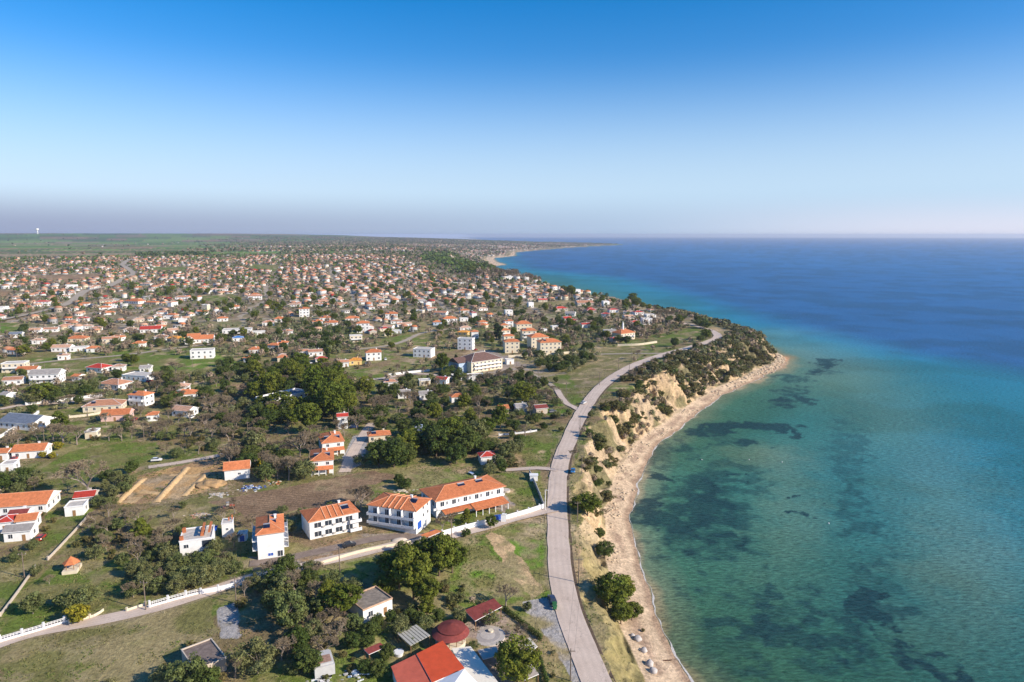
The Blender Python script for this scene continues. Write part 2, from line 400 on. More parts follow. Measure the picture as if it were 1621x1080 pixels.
# ---------------------------------------------------------------- roads
def strip(L, wd, lift, vv=None):
    """ribbon of width wd draped on the land"""
    V = []; F = []
    n = len(L); off = [-.5, -.25, 0, .25, .5]; wig = .5 * (fbm(np.arange(len(L)) / 2.5, np.zeros(len(L)), 99) - .5)
    for i in range(n):
        a = L[max(i - 1, 0)]; b2 = L[min(i + 1, n - 1)]; t = np.array(b2) - np.array(a); t = t / (np.linalg.norm(t) + 1e-9); q = np.array((-t[1], t[0]))
        for o in off:
            p = np.array(L[i]) + q * (wd * o + (wig[i] * 1.6 if abs(o) == .5 else 0)); V.append((p[0], p[1]))
    V = np.array(V); zz = height(V[:, 0], V[:, 1]).reshape(n, 5)
    zz = np.repeat(zz.max(1)[:, None], 5, 1)
    k = np.ones(5) / 5; zs = np.stack([np.convolve(np.pad(zz[:, j], 2, 'edge'), k, 'valid') for j in range(5)], 1)
    zs = np.maximum(zs, zz - .05)
    for i in range(n - 1):
        for j in range(4): F.append((i * 5 + j, i * 5 + j + 1, (i + 1) * 5 + j + 1, (i + 1) * 5 + j))
    return np.c_[V, zs.ravel() + lift], F
asph, n, b = new_mat('asphalt'); g = N(n, 'ShaderNodeTexCoord').outputs['Object']
f1 = noise(n, .12, 6, g, .7); f2 = noise(n, 3.0, 3, g); uv = N(n, 'ShaderNodeAttribute', attribute_name='Col'); sx = N(n, 'ShaderNodeSeparateColor'); n.links.new(uv.outputs['Color'], sx.inputs[0]); tr = N(n, 'ShaderNodeMath', operation='COSINE'); q_ = N(n, 'ShaderNodeMath', operation='MULTIPLY'); q_.inputs[1].default_value = 25.1; n.links.new(sx.outputs[0], q_.inputs[0]); n.links.new(q_.outputs[0], tr.inputs[0])
vo = N(n, 'ShaderNodeTexVoronoi', feature='DISTANCE_TO_EDGE'); vo.inputs['Scale'].default_value = .11; wp_ = N(n, 'ShaderNodeVectorMath', operation='ADD'); nz = N(n, 'ShaderNodeTexNoise'); nz.inputs['Scale'].default_value = .5; n.links.new(g, nz.inputs['Vector']); sc_ = N(n, 'ShaderNodeVectorMath', operation='SCALE'); sc_.inputs['Scale'].default_value = 5; n.links.new(nz.outputs['Color'], sc_.inputs[0]); n.links.new(g, wp_.inputs[0]); n.links.new(sc_.outputs[0], wp_.inputs[1]); n.links.new(wp_.outputs[0], vo.inputs['Vector'])
c = mixc(n, mrange(n, f1, .35, .65, 0, 1), (.55, .435, .345), (.65, .525, .425)); c = vmul(n, c, mrange(n, f2, .3, .7, .9, 1.08)); c = vmul(n, c, mrange(n, tr.outputs[0], -1, 1, .955, 1.03)); c = vmul(n, c, mrange(n, vo.outputs[0], 0, .012, .72, 1))
n.links.new(c, b.inputs['Base Color'])
dirt = simple('dirt_road', (.42, .35, .26), .2, .3); drive = simple('driveway', (.25, .19, .15), .25, .4)
rmat = {'coast': asph, 'side': asph, 'dirt': dirt, 'drive': drive}
for i, (L, wd, kind) in enumerate(RL):
    far = np.hypot(*L[0]) > 900
    Vv, Ff = strip(L, wd, (.13 if i else .17) if not far else 1.2)
    add('coast_road' if i == 0 else ('dirt_road' if kind == 'dirt' else 'side_road'), mesh_np('road', Vv, Ff, [('Col', 'POINT', np.tile(np.repeat(np.linspace(0, 1, 5)[:, None], 3, 1), (len(L), 1)))], True), rmat[kind], kind='structure')
# ditch along the seaward edge of the coast road
Lc = RL[0][0]; Lo = []
for i in range(2, len(Lc) - 40):
    t = Lc[min(i + 1, len(Lc) - 1)] - Lc[i - 1]; t = t / np.linalg.norm(t); Lo.append(Lc[i] + np.array((t[1], -t[0])) * 4.25)
Vv, Ff = strip(np.array(Lo), .8, .02); add('roadside_ditch', mesh_np('ditch', Vv, Ff, smooth=True), simple('ditch_earth', (.13, .09, .06), .3, 1), kind='structure')
bank = simple('cut_earth', (.56, .38, .19), .2, .8, bmp=.15)
for pts, hh in (([(186,797),(206,777),(228,758)], 1.3), ([(246,796),(268,772),(284,755),(297,740)], 1.6), ([(222,778),(238,780),(254,782)], .7), ([(290,786),(310,766),(330,748)], .9), ([(270,752),(292,753),(312,755)], .6)):
    P_ = smooth_line([gp(*q) for q in pts], 1.2); Vb = []; Fb = []
    for i, p in enumerate(P_):
        a = P_[max(i - 1, 0)]; b2 = P_[min(i + 1, len(P_) - 1)]; t = Vector((b2.x - a.x, b2.y - a.y, 0)).normalized(); q = Vector((-t.y, t.x, 0)); z = gz(p.x, p.y); e = math.sin(math.pi * (i + .3) / (len(P_) - .4)) ** .4
        for o_, h_ in ((-1.7, -.3), (-.9, hh * .3), (-.5, hh * .62), (.5, hh * .55), (1.9, -.3)): w2 = p + q * (o_ + random.uniform(-.12, .12)); Vb.append((w2.x, w2.y, z + h_ * e + random.uniform(-.16, .16)))
        if i:
            for j in range(4): Fb.append(((i - 1) * 5 + j, (i - 1) * 5 + j + 1, i * 5 + j + 1, i * 5 + j))
    add('earth_bank', mesh_np('earth_bank', Vb, Fb), bank, kind='structure')
# ---------------------------------------------------------------- sea
PATCH = [  # centre, half axis a, half axis b (photograph pixels on the sea), strength: sea-grass beds and rock
 (1308,575,22,10,.9),(1290,588,14,6,.7),(1240,600,50,7,.6),(1255,618,36,9,.7),(1250,636,34,11,.9),(1300,590,30,5,.5),
 (1180,676,80,8,.95),(1230,678,50,7,.9),(1120,684,40,11,.8),(1265,687,16,7,.9),(1090,700,40,14,.5),(1150,700,60,8,.4),(1190,636,16,4,.6),(1180,700,20,7,.7),
 (1048,757,17,8,1.0),(1030,745,12,6,.8),(1060,720,45,25,.45),(1075,745,25,25,-.35),(1030,805,30,24,.75),(1090,800,70,55,.6),(1060,860,40,20,-.2),
 (1110,830,90,60,.6),(1160,760,60,45,.45),(1100,860,100,40,.5),(1170,880,90,40,.45),(1130,930,90,30,.5),(1190,960,120,50,.65),(1280,990,120,50,.6),
 (1130,760,50,20,.5),(1062,905,20,25,-.3),(1050,1000,40,60,-.3),(1170,1040,60,40,.3),(1280,1050,120,30,.45),
 (1375,955,30,20,.95),(1400,985,34,20,1.0),(1425,1012,34,20,1.0),(1440,1035,34,18,1.0),(1468,1052,28,20,1.4),(1492,1068,24,18,1.4),(1350,940,20,12,.8),(1395,985,70,30,.6),(1350,1030,60,30,.5),
 (1262,791,9,4,.9),(1278,789,7,4,.9),(1270,814,9,4,.9),(1230,710,8,3,.6),(1165,757,9,5,.8),(1380,860,30,20,.4),(1400,900,20,14,.5),
 (1370,880,60,60,.35),(1350,800,30,60,.4),(1345,700,35,60,.35)]
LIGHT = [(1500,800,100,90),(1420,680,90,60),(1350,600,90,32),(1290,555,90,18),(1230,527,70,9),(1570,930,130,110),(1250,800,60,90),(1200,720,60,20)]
def sea_colour(x, y, d):
    r = np.hypot(x, y); off = -d
    n1 = fbm(x / 22, y / 22, 201); n2 = fbm(x / 5, y / 5, 211); n3 = fbm(x / 140, y / 140, 221)
    off = off * (1 + .35 * (n3 - .5)) + (n1 - .5) * 12
    lim = 1 + .9 * sstep(500, 1500, y)
    stops = [(0, (.38,.33,.20)), (3, (.17,.24,.15)), (14, (.062,.185,.120)), (45, (.038,.165,.130)), (95, (.022,.165,.175)), (150, (.019,.180,.23)), (260, (.02,.19,.28))]
    o = off / lim; C = np.zeros(x.shape + (3,))
    xs = [s[0] for s in stops]
    for i in range(3): C[..., i] = np.interp(o, xs, [s[1][i] for s in stops])
    sg = np.full(x.shape, 1e18); sgn = np.ones(x.shape)
    for a, b in zip(DEEP[:-1], DEEP[1:]):
        ex, ey = b[0] - a[0], b[1] - a[1]; t = np.clip(((x - a[0]) * ex + (y - a[1]) * ey) / (ex * ex + ey * ey), 0, 1); qx = x - a[0] - t * ex; qy = y - a[1] - t * ey
        d2 = qx * qx + qy * qy; m = d2 < sg; sg = np.where(m, d2, sg); sgn = np.where(m, np.sign(ex * qy - ey * qx), sgn)
    sd = np.sqrt(sg) * sgn + (n1 - .5) * 14 + (n3 - .5) * 30
    turq = np.exp(-np.clip(-sd, 0, None) / (60 + .05 * r)) * sstep(380, 620, y)
    C += (np.array((.018, .215, .34)) - C) * (turq * .9 * sstep(0, 20, off))[..., None]
    dp = sstep(-28, 34 + r * .05, sd); dcol = lerp(np.array((.023, .128, .30)), np.array((.024, .160, .37)), sstep(0, 1500, sd)[..., None]); dcol = dcol * (.92 + .16 * n3[..., None])
    C += (dcol - C) * (dp * sstep(10, 50, off))[..., None]
    C = C * lerp(np.array((.60, .60, .50)), np.ones(3), sstep(120, 330, y + (n3 - .5) * 120)[..., None])
    C = lerp(C * (.9, .86, .80), C * 1.04, sstep(.35, .6, fbm(x / 60, y / 60, 251))[..., None])
    wx = x + (fbm(x / 9, y / 9, 231) - .5) * 22; wy = y + (fbm(x / 9, y / 9, 241) - .5) * 22
    dark = np.zeros(x.shape)
    for px, py, a, bb, s in PATCH:
        c0 = wp(px, py); ax = wp(px + a, py) - c0; ay = (wp(px, py - bb) - wp(px, py + bb)) * .5
        det = ax.x * ay.y - ax.y * ay.x
        dx = wx - c0.x; dy = wy - c0.y
        uu = (dx * ay.y - dy * ay.x) / det; vv = (dy * ax.x - dx * ax.y) / det; q = np.sqrt(uu * uu + vv * vv)
        t = (1 - sstep(.8, 1.05, q)) * abs(s)
        if s > 0: dark = np.maximum(dark, t) + .25 * np.minimum(dark, t)
        else: dark = dark * (1 - t * 1.8)
    nn = n1 * .45 + n2 * .55; tex = lerp(sstep(.42, .54, nn), sstep(.30, .42, nn), sstep(.6, 1.0, dark))
    dark = np.clip(dark, 0, 1) * tex
    dc = np.array((.010, .036, .045))
    C = C + (dc + C * .12 - C) * (np.clip(dark * 1.15, 0, .97))[..., None]
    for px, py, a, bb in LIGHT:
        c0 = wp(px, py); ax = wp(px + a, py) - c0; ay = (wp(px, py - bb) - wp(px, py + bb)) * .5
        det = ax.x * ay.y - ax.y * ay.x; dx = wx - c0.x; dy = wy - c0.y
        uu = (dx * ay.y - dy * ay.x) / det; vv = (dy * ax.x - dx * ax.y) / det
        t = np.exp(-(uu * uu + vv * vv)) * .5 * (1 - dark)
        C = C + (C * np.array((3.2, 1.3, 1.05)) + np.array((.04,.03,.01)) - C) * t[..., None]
    return C
DEEP = [(-350, 6500), (-40, 2750), (-30, 2450)] + [tuple(wp(*q)[:2]) for q in ((850,430),(950,440),(1050,463),(1130,488),(1200,513),(1290,532),(1400,560),(1500,576),(1621,600))] + [(560, 430), (800, 150), (1000, -300)]
AR, AC = 900, 900
SX, SY = fan(-22, 56, AC, 62, .2, AR, 115.0)
SX[-1] *= 1.0
SD, SP = coast(SX, SY)
amp = np.clip(np.hypot(SX, SY) / 400, .5, 12)
SD2 = SD + (fbm(SX / 14, SY / 14, 3, 3) - .5) * 4 * amp * np.clip(1.2 - np.hypot(SX, SY) / 3000, .3, 1)
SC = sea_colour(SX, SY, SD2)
keep = (SD < 30).ravel(); F = grid_faces(AR, AC, keep)
V = np.stack([SX, SY, np.zeros_like(SX)], -1).reshape(-1, 3)
used = np.zeros(len(V), bool); used[F] = True; idx = np.cumsum(used) - 1
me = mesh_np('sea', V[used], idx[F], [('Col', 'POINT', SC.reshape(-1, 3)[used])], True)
m, n, b = new_mat('sea_water')
a = N(n, 'ShaderNodeAttribute', attribute_name='Col'); g = N(n, 'ShaderNodeTexCoord').outputs['Object']
mp = N(n, 'ShaderNodeMapping'); mp.inputs['Scale'].default_value = (.38, 1.1, 1); mp.inputs['Rotation'].default_value = (0, 0, R(14)); n.links.new(g, mp.inputs[0])
w1 = noise(n, .9, 5, mp.outputs[0], .62); w2 = noise(n, .02, 3, g)
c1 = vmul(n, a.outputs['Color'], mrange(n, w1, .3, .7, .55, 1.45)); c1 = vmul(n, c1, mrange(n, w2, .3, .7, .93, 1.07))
n.links.new(c1, b.inputs['Base Color']); bump(n, b, w1, .9, .7)
df = N(n, 'ShaderNodeBsdfDiffuse'); gl = N(n, 'ShaderNodeBsdfGlossy'); gl.inputs['Roughness'].default_value = .3; n.links.new(c1, df.inputs[0]); nrm = b.inputs['Normal'].links[0].from_socket
n.links.new(nrm, df.inputs['Normal']); n.links.new(nrm, gl.inputs['Normal']); fr = N(n, 'ShaderNodeFresnel'); fr.inputs[0].default_value = 1.33; n.links.new(nrm, fr.inputs[1]); mx = N(n, 'ShaderNodeMixShader')
n.links.new(mrange(n, fr.outputs[0], 0, 1, 0.01, .14), mx.inputs[0]); n.links.new(df.outputs[0], mx.inputs[1]); n.links.new(gl.outputs[0], mx.inputs[2]); n.links.new(mx.outputs[0], n.nodes['Material Output'].inputs[0])
add('sea', me, m, kind='structure')
# breaking foam line along the beach
fl = []
CL2 = smooth_line([Vector((c[0], c[1], 0)) for c in COAST[2:14]], 1.2)
xs = np.array([p.x for p in CL2]); ys = np.array([p.y for p in CL2])
for it in range(10):                                        # move to the wobbly waterline
    e = .5; dd = coast(xs, ys)[0] + (fbm(xs / 14, ys / 14, 3, 3) - .5) * 4 * np.clip(np.hypot(xs, ys) / 400, .5, 12)
    nx = np.gradient(ys); ny = -np.gradient(xs); l = np.hypot(nx, ny); xs = xs + nx / l * dd * .7; ys = ys + ny / l * dd * .7
    xs = np.convolve(np.pad(xs, 2, 'edge'), np.ones(5) / 5, 'valid'); ys = np.convolve(np.pad(ys, 2, 'edge'), np.ones(5) / 5, 'valid')
nx = np.gradient(ys); ny = -np.gradient(xs); l = np.hypot(nx, ny); nx /= l; ny /= l
wv = .12 + .75 * np.clip(fbm(xs / 6, ys / 6, 301) - .42, 0, 1) * 3; of = .35 + (fbm(xs / 5, ys / 5, 311) - .5) * 1.6
V = []; F = []
for i in range(len(xs)):
    for s in (-.5, .5): V.append((xs[i] + nx[i] * (of[i] + wv[i] * s), ys[i] + ny[i] * (of[i] + wv[i] * s), .05))
    if i: F.append((2 * i - 2, 2 * i - 1, 2 * i + 1, 2 * i))
add('sea_foam', mesh_np('sea_foam', V, F), simple('foam', (.62, .58, .52), .3, 2), kind='stuff')
# ---------------------------------------------------------------- haze
bm = bmesh.new(); bmesh.ops.create_cube(bm, size=1)
for v in bm.verts: v.co = (v.co.x * 90000, v.co.y * 90000, -6 + (v.co.z + .5) * 147)
me = bpy.data.meshes.new('haze'); bm.to_mesh(me); bm.free()
m = bpy.data.materials.new('haze'); m.use_nodes = True; n = m.node_tree; n.nodes.clear()
o = N(n, 'ShaderNodeOutputMaterial'); pv = N(n, 'ShaderNodeVolumePrincipled')
pv.inputs['Color'].default_value = (.80, .86, 1, 1); pv.inputs['Density'].default_value = 5.5e-5; pv.inputs['Anisotropy'].default_value = .25
n.links.new(pv.outputs[0], o.inputs['Volume'])
add('haze', me, m, kind='stuff')
# ---------------------------------------------------------------- mesh builder
class MB:
    def __init__(s): s.v = []; s.f = []; s.mi = []
    def face(s, pts, mi=0):
        i = len(s.v); s.v += [tuple(p) for p in pts]; s.f.append(tuple(range(i, i + len(pts)))); s.mi.append(mi); return s
    def box(s, x0, x1, y0, y1, z0, z1, mi=0, skip=''):
        P = [(x0,y0,z0),(x1,y0,z0),(x1,y1,z0),(x0,y1,z0),(x0,y0,z1),(x1,y0,z1),(x1,y1,z1),(x0,y1,z1)]
        i = len(s.v); s.v += P
        for n, q in (('b',(3,2,1,0)),('t',(4,5,6,7)),('f',(0,1,5,4)),('r',(1,2,6,5)),('k',(2,3,7,6)),('l',(3,0,4,7))):
            if n not in skip: s.f.append(tuple(i + a for a in q)); s.mi.append(mi)
        return s
    def obox(s, a, b, hw, z0, z1, mi=0):          # wall-like box from a to b (xy)
        d = Vector((b[0] - a[0], b[1] - a[1], 0)); d.normalize(); q = Vector((-d.y, d.x, 0)) * hw
        za = a[2] if len(a) > 2 else 0; zb = b[2] if len(b) > 2 else 0
        P = [(a[0]-q.x,a[1]-q.y,za+z0),(b[0]-q.x,b[1]-q.y,zb+z0),(b[0]+q.x,b[1]+q.y,zb+z0),(a[0]+q.x,a[1]+q.y,za+z0)]
        P += [(p[0], p[1], p[2] + z1 - z0) for p in P]
        i = len(s.v); s.v += P
        for q4 in ((3,2,1,0),(4,5,6,7),(0,1,5,4),(1,2,6,5),(2,3,7,6),(3,0,4,7)): s.f.append(tuple(i + a for a in q4)); s.mi.append(mi)
        return s
    def tube(s, a, b, r0, r1, n=6, mi=0, cap=True):
        a = Vector(a); b = Vector(b); d = (b - a).normalized(); u = d.orthogonal().normalized(); w_ = d.cross(u); i = len(s.v)
        for p, r in ((a, r0), (b, r1)):
            for k in range(n):
                t = 2 * math.pi * k / n; s.v.append(tuple(p + (u * math.cos(t) + w_ * math.sin(t)) * r))
        for k in range(n): s.f.append((i + k, i + (k + 1) % n, i + n + (k + 1) % n, i + n + k)); s.mi.append(mi)
        if cap: s.f.append(tuple(i + n + k for k in range(n))); s.mi.append(mi)
        return s
    def disc(s, c, r0, r1, z0, z1, n=24, mi=0):   # truncated cone
        i = len(s.v)
        for z, r in ((z0, r0), (z1, r1)):
            for k in range(n):
                t = 2 * math.pi * k / n; s.v.append((c[0] + r * math.cos(t), c[1] + r * math.sin(t), z))
        for k in range(n): s.f.append((i + k, i + (k + 1) % n, i + n + (k + 1) % n, i + n + k)); s.mi.append(mi)
        s.f.append(tuple(i + n + k for k in range(n))); s.mi.append(mi); s.f.append(tuple(i + n - 1 - k for k in range(n))); s.mi.append(mi)
        return s
    def mesh(s, name, mats=None):
        me = bpy.data.meshes.new(name); me.from_pydata(s.v, [], s.f)
        if mats:
            for m in (mats if isinstance(mats, (list, tuple)) else [mats]): me.materials.append(m)
        me.polygons.foreach_set('material_index', s.mi); me.update(); return me
    def obj(s, name, mats, parent=None, **k): return add(name, s.mesh(name, mats), None, parent, **k)
def empty(name, loc, rz=0, **props):
    o = bpy.data.objects.new(name, None); col.objects.link(o); o.location = loc; o.rotation_euler = (0, 0, rz); o.empty_display_size = .5
    for k, v in props.items(): o[k] = v
    return o
def copy_tree(o, parent=None):
    c = o.copy(); col.objects.link(c); c.parent = parent
    for ch in o.children: copy_tree(ch, c)
    return c
EXCL = []          # (x, y, r): nothing is planted there
THINGS = []        # (obj, px, py, phrase, kind) -> labels are written at the end
# ---------------------------------------------------------------- plants
def leaf_mat(name, c, hue, trans=.25):
    m, n, b = new_mat(name); a = N(n, 'ShaderNodeAttribute', attribute_name='Tint')
    oi = N(n, 'ShaderNodeObjectInfo')
    cc = mixc(n, oi.outputs['Random'], c, hue); cc = mixc(n, 1.0, cc, a.outputs['Color'], 'MULTIPLY')
    n.links.new(cc, b.inputs['Base Color']); b.inputs['Roughness'].default_value = .7; b.inputs['Specular IOR Level'].default_value = .12
    t = N(n, 'ShaderNodeBsdfTranslucent'); n.links.new(cc, t.inputs[0]); mx = N(n, 'ShaderNodeMixShader'); mx.inputs[0].default_value = trans
    o = n.nodes['Material Output']; n.links.new(b.outputs[0], mx.inputs[1]); n.links.new(t.outputs[0], mx.inputs[2]); n.links.new(mx.outputs[0], o.inputs[0])
    return m
LM = {'pine': leaf_mat('pine_foliage', (.090, .130, .018), (.165, .190, .028)), 'dark': leaf_mat('evergreen_foliage', (.065, .105, .024), (.11, .14, .036)),
      'olive': leaf_mat('olive_foliage', (.125, .165, .055), (.185, .20, .085)), 'bare': leaf_mat('bare_twigs', (.20, .155, .10), (.30, .235, .15), .05),
      'bush': leaf_mat('bush_foliage', (.105, .12, .034), (.18, .155, .065)), 'lemon': leaf_mat('yellow_foliage', (.20, .22, .025), (.32, .27, .03)),
      'cyp': leaf_mat('cypress_foliage', (.035, .06, .022), (.05, .075, .025)), 'rust': leaf_mat('rusty_foliage', (.20, .12, .06), (.24, .16, .08))}
BARK = simple('bark', (.15, .105, .075), .3, 3); BARKP = simple('pale_bark', (.27, .22, .18), .25, 3)
def leaves(C, Rr, per, size, seed, up=.25, aspect=1.0, tint=.3):
    """leaf quads on the shells of clumps C with radii Rr"""
    g = np.random.default_rng(seed); n = len(C); tot = n * per
    d = g.normal(size=(tot, 3)); d /= np.linalg.norm(d, axis=1)[:, None]; d[:, 2] = np.abs(d[:, 2]) * np.where(g.random(tot) < .75, 1, -1)
    ci = np.repeat(np.arange(n), per); rad = Rr[ci] * g.uniform(.55, 1.05, tot)
    P = C[ci] + d * rad[:, None] * np.array((1, 1, .8))
    nrm = d + g.normal(size=(tot, 3)) * .45 + np.array((0, 0, up)); nrm /= np.linalg.norm(nrm, axis=1)[:, None]
    a = np.cross(nrm, g.normal(size=(tot, 3))); a /= np.linalg.norm(a, axis=1)[:, None]; b = np.cross(nrm, a)
    s = size * g.uniform(.6, 1.3, tot)[:, None]
    V = np.stack([P - a * s * aspect - b * s * .6, P + a * s * aspect - b * s * .6, P + a * s * .7 * aspect + b * s, P - a * s * .7 * aspect + b * s], 1).reshape(-1, 3)
    F = np.arange(tot * 4).reshape(-1, 4)
    t = (1 + tint * (g.random(n) - .5) * 2)[ci] * (1 + .18 * (g.random(tot) - .5)); w2 = (g.random(n))[ci]
    T = np.stack([t * (1 + .12 * w2), t, t * (1 - .15 * w2)], 1)
    return V, F, np.repeat(T, 4, 0)
def crown_mesh(kind, seed, n, per, size, H, W, z0, shape):
    g = np.random.default_rng(seed); C = []; Rr = []
    lob = g.normal(size=(6, 3)); lob /= np.linalg.norm(lob, axis=1)[:, None]; amp = g.uniform(-.2, .42, 6)
    while len(C) < n:
        p = g.uniform(-1, 1, 3); q = np.linalg.norm(p)
        if q > 1 or q < .35: continue
        u = p / q; k = 1 + (amp * np.clip(u @ lob.T, 0, 1) ** 3).sum()
        h = (p[2] + 1) / 2
        if shape == 'dome': wv = (1 - .25 * h) if p[2] > -.3 else .75
        elif shape == 'cone': wv = 1.25 * (1 - h) ** .8 + .12
        elif shape == 'col': wv = .9 * (1 - abs(p[2]) ** 3) + .1
        elif shape == 'umb': wv = .6 + .55 * h if h < .75 else 1.1 - .5 * (h - .75) * 2
        else: wv = 1
        C.append((p[0] * W * wv * k, p[1] * W * wv * k, z0 + (H - z0) * np.clip(.5 + p[2] * .46 * (k if p[2] > 0 else 1), 0.02, 1.15))); Rr.append(g.uniform(.6, 1.25))
    C = np.array(C); Rr = np.array(Rr) * (W * {'dome': .27, 'cone': .24, 'col': .5, 'umb': .26, 'ball': .32}[shape])
    V, F, T = leaves(C, Rr, per, size, seed + 1)
    return mesh_np(kind + '_crown', V, F, [('Tint', 'POINT', T)]), C
def trunk_mb(C, z0, r, seed, mat, lean=.0, limbs=7):
    g = random.Random(seed); m = MB(); k = Vector((g.uniform(-lean, lean), g.uniform(-lean, lean), z0))
    m.tube((0, 0, -.6), k, r, r * .7, 7)
    for i in g.sample(range(len(C)), min(limbs, len(C))): m.tube(k - Vector((0, 0, g.uniform(0, z0 * .35))), C[i], r * .38, r * .1, 5)
    return m
def bare_mesh(seed, H, W, lev=5):
    g = random.Random(seed); T = MB(); tw = []
    def grow(p, d, l, r, k):
        q = p + d * l; T.tube(p, q, r, r * .68, 5 if k < 2 else 3, cap=False)
        if k >= lev: tw.append((q, d)); return
        for _ in range(3 if k < 2 else g.choice((2, 3))):
            e = Vector((g.gauss(0, 1), g.gauss(0, 1), g.gauss(.25, .6))); e.normalize()
            n = (d + e * .75); n.z += .12; n.normalize(); grow(q, n, l * g.uniform(.6, .82), r * .6, k + 1)
        if k >= 2: tw.append((q, d))
    grow(Vector((0, 0, -.4)), Vector((g.uniform(-.1, .1), g.uniform(-.1, .1), 1)), H * .3, H * .028, 0)
    zs = max(v[2] for v in T.v); s = H / zs; xw = max(abs(v[0]) for v in T.v); sx = W / xw
    T.v = [(v[0] * sx, v[1] * sx, v[2] * s) for v in T.v]
    gg = np.random.default_rng(seed); V = []; P = np.array([(q.x * sx, q.y * sx, q.z * s) for q, d in tw]); Dd = np.array([tuple(d) for q, d in tw])
    per = 16; P = np.repeat(P, per, 0); Dd = np.repeat(Dd, per, 0) + gg.normal(size=(len(P), 3)) * .75; Dd /= np.linalg.norm(Dd, axis=1)[:, None]
    L = gg.uniform(.4, 1.2, len(P))[:, None] * H * .085; side = np.cross(Dd, gg.normal(size=Dd.shape)); side /= np.linalg.norm(side, axis=1)[:, None]; wv = .028 + .0025 * H
    V = np.stack([P - side * wv, P + side * wv, P + Dd * L], 1).reshape(-1, 3); F = np.arange(len(V)).reshape(-1, 3)
    t = gg.uniform(.7, 1.25, len(P)); T3 = np.repeat(np.stack([t, t, t], 1), 3, 0)
    return T, mesh_np('bare_twigs', V, F, [('Tint', 'POINT', T3)])
PROTO = {}
def proto_tree(kind, name, seed, H, W, z0, shape, n, per, size, lm, bark, lean=.3, r=None):
    cm, C = crown_mesh(kind, seed, n, per, size, H, W, z0, shape); cm.materials.append(lm)
    tm = trunk_mb(C, z0 + (H - z0) * (.35 if shape != 'umb' else .1), r or H * .026, seed, bark, lean).mesh(kind + '_trunk', bark)
    PROTO.setdefault(kind, []).append((name, cm, tm, H, W))
for i in range(5): proto_tree('pine', 'pine_tree', 100 + i, 10, 3.9 + .3 * (i % 3), 2.2, ('dome', 'ball', 'dome', 'umb', 'dome')[i], 100, 56, .21, LM['pine'], BARK)
for i in range(4): proto_tree('dark', 'evergreen_tree', 150 + i, 9, 4.2, 1.0, ('dome', 'ball')[i % 2], 100, 56, .21, LM['dark'], BARK)
for i in range(5): proto_tree('olive', 'olive_tree', 200 + i, 6, 3.0 + .25 * (i % 3), 1.0, ('ball', 'dome')[i % 2], 66, 50, .155, LM['olive'], BARKP)
for i in range(4): proto_tree('bush', 'bush', 300 + i, 2.6, 2.0, .0, 'dome', 30, 44, .13, LM['bush'], BARK, r=.05)
for i in range(2): proto_tree('lemon', 'yellow_tree', 350 + i, 4, 2.2, .5, 'ball', 40, 32, .19, LM['lemon'], BARK)
for i in range(2): proto_tree('rust', 'rusty_tree', 360 + i, 4.5, 2.4, .6, 'ball', 40, 32, .19, LM['rust'], BARK)
for i in range(2): proto_tree('cyp', 'cypress_tree', 370 + i, 10, 1.3, .5, 'col', 50, 40, .22, LM['cyp'], BARK, 0)
for i in range(2): proto_tree('fir', 'conifer', 380 + i, 10, 3.0, .7, 'cone', 80, 50, .2, LM['pine'], BARK, 0)
for i in range(4):
    T, tw = bare_mesh(400 + i, 8, 3.9 + .3 * i, 5); tw.materials.append(LM['bare'])
    PROTO.setdefault('bare', []).append(('bare_tree', tw, T.mesh('bare_trunk', BARKP), 8, 4))
KINDWORD = {'pine': 'pine tree', 'dark': 'dark evergreen tree', 'olive': 'olive tree', 'bush': 'bush', 'lemon': 'yellow green tree', 'rust': 'rusty brown tree',
            'cyp': 'cypress tree', 'fir': 'cone shaped conifer', 'bare': 'bare leafless tree'}
TREES = []         # dicts: kind, x, y, H, W, hero
def tree(kind, px, py, H, Ws=1.0, hero=True):
    p = gp(px, py); TREES.append((kind, p.x, p.y, H, Ws, hero, px, py)); EXCL.append((p.x, p.y, H * .22))
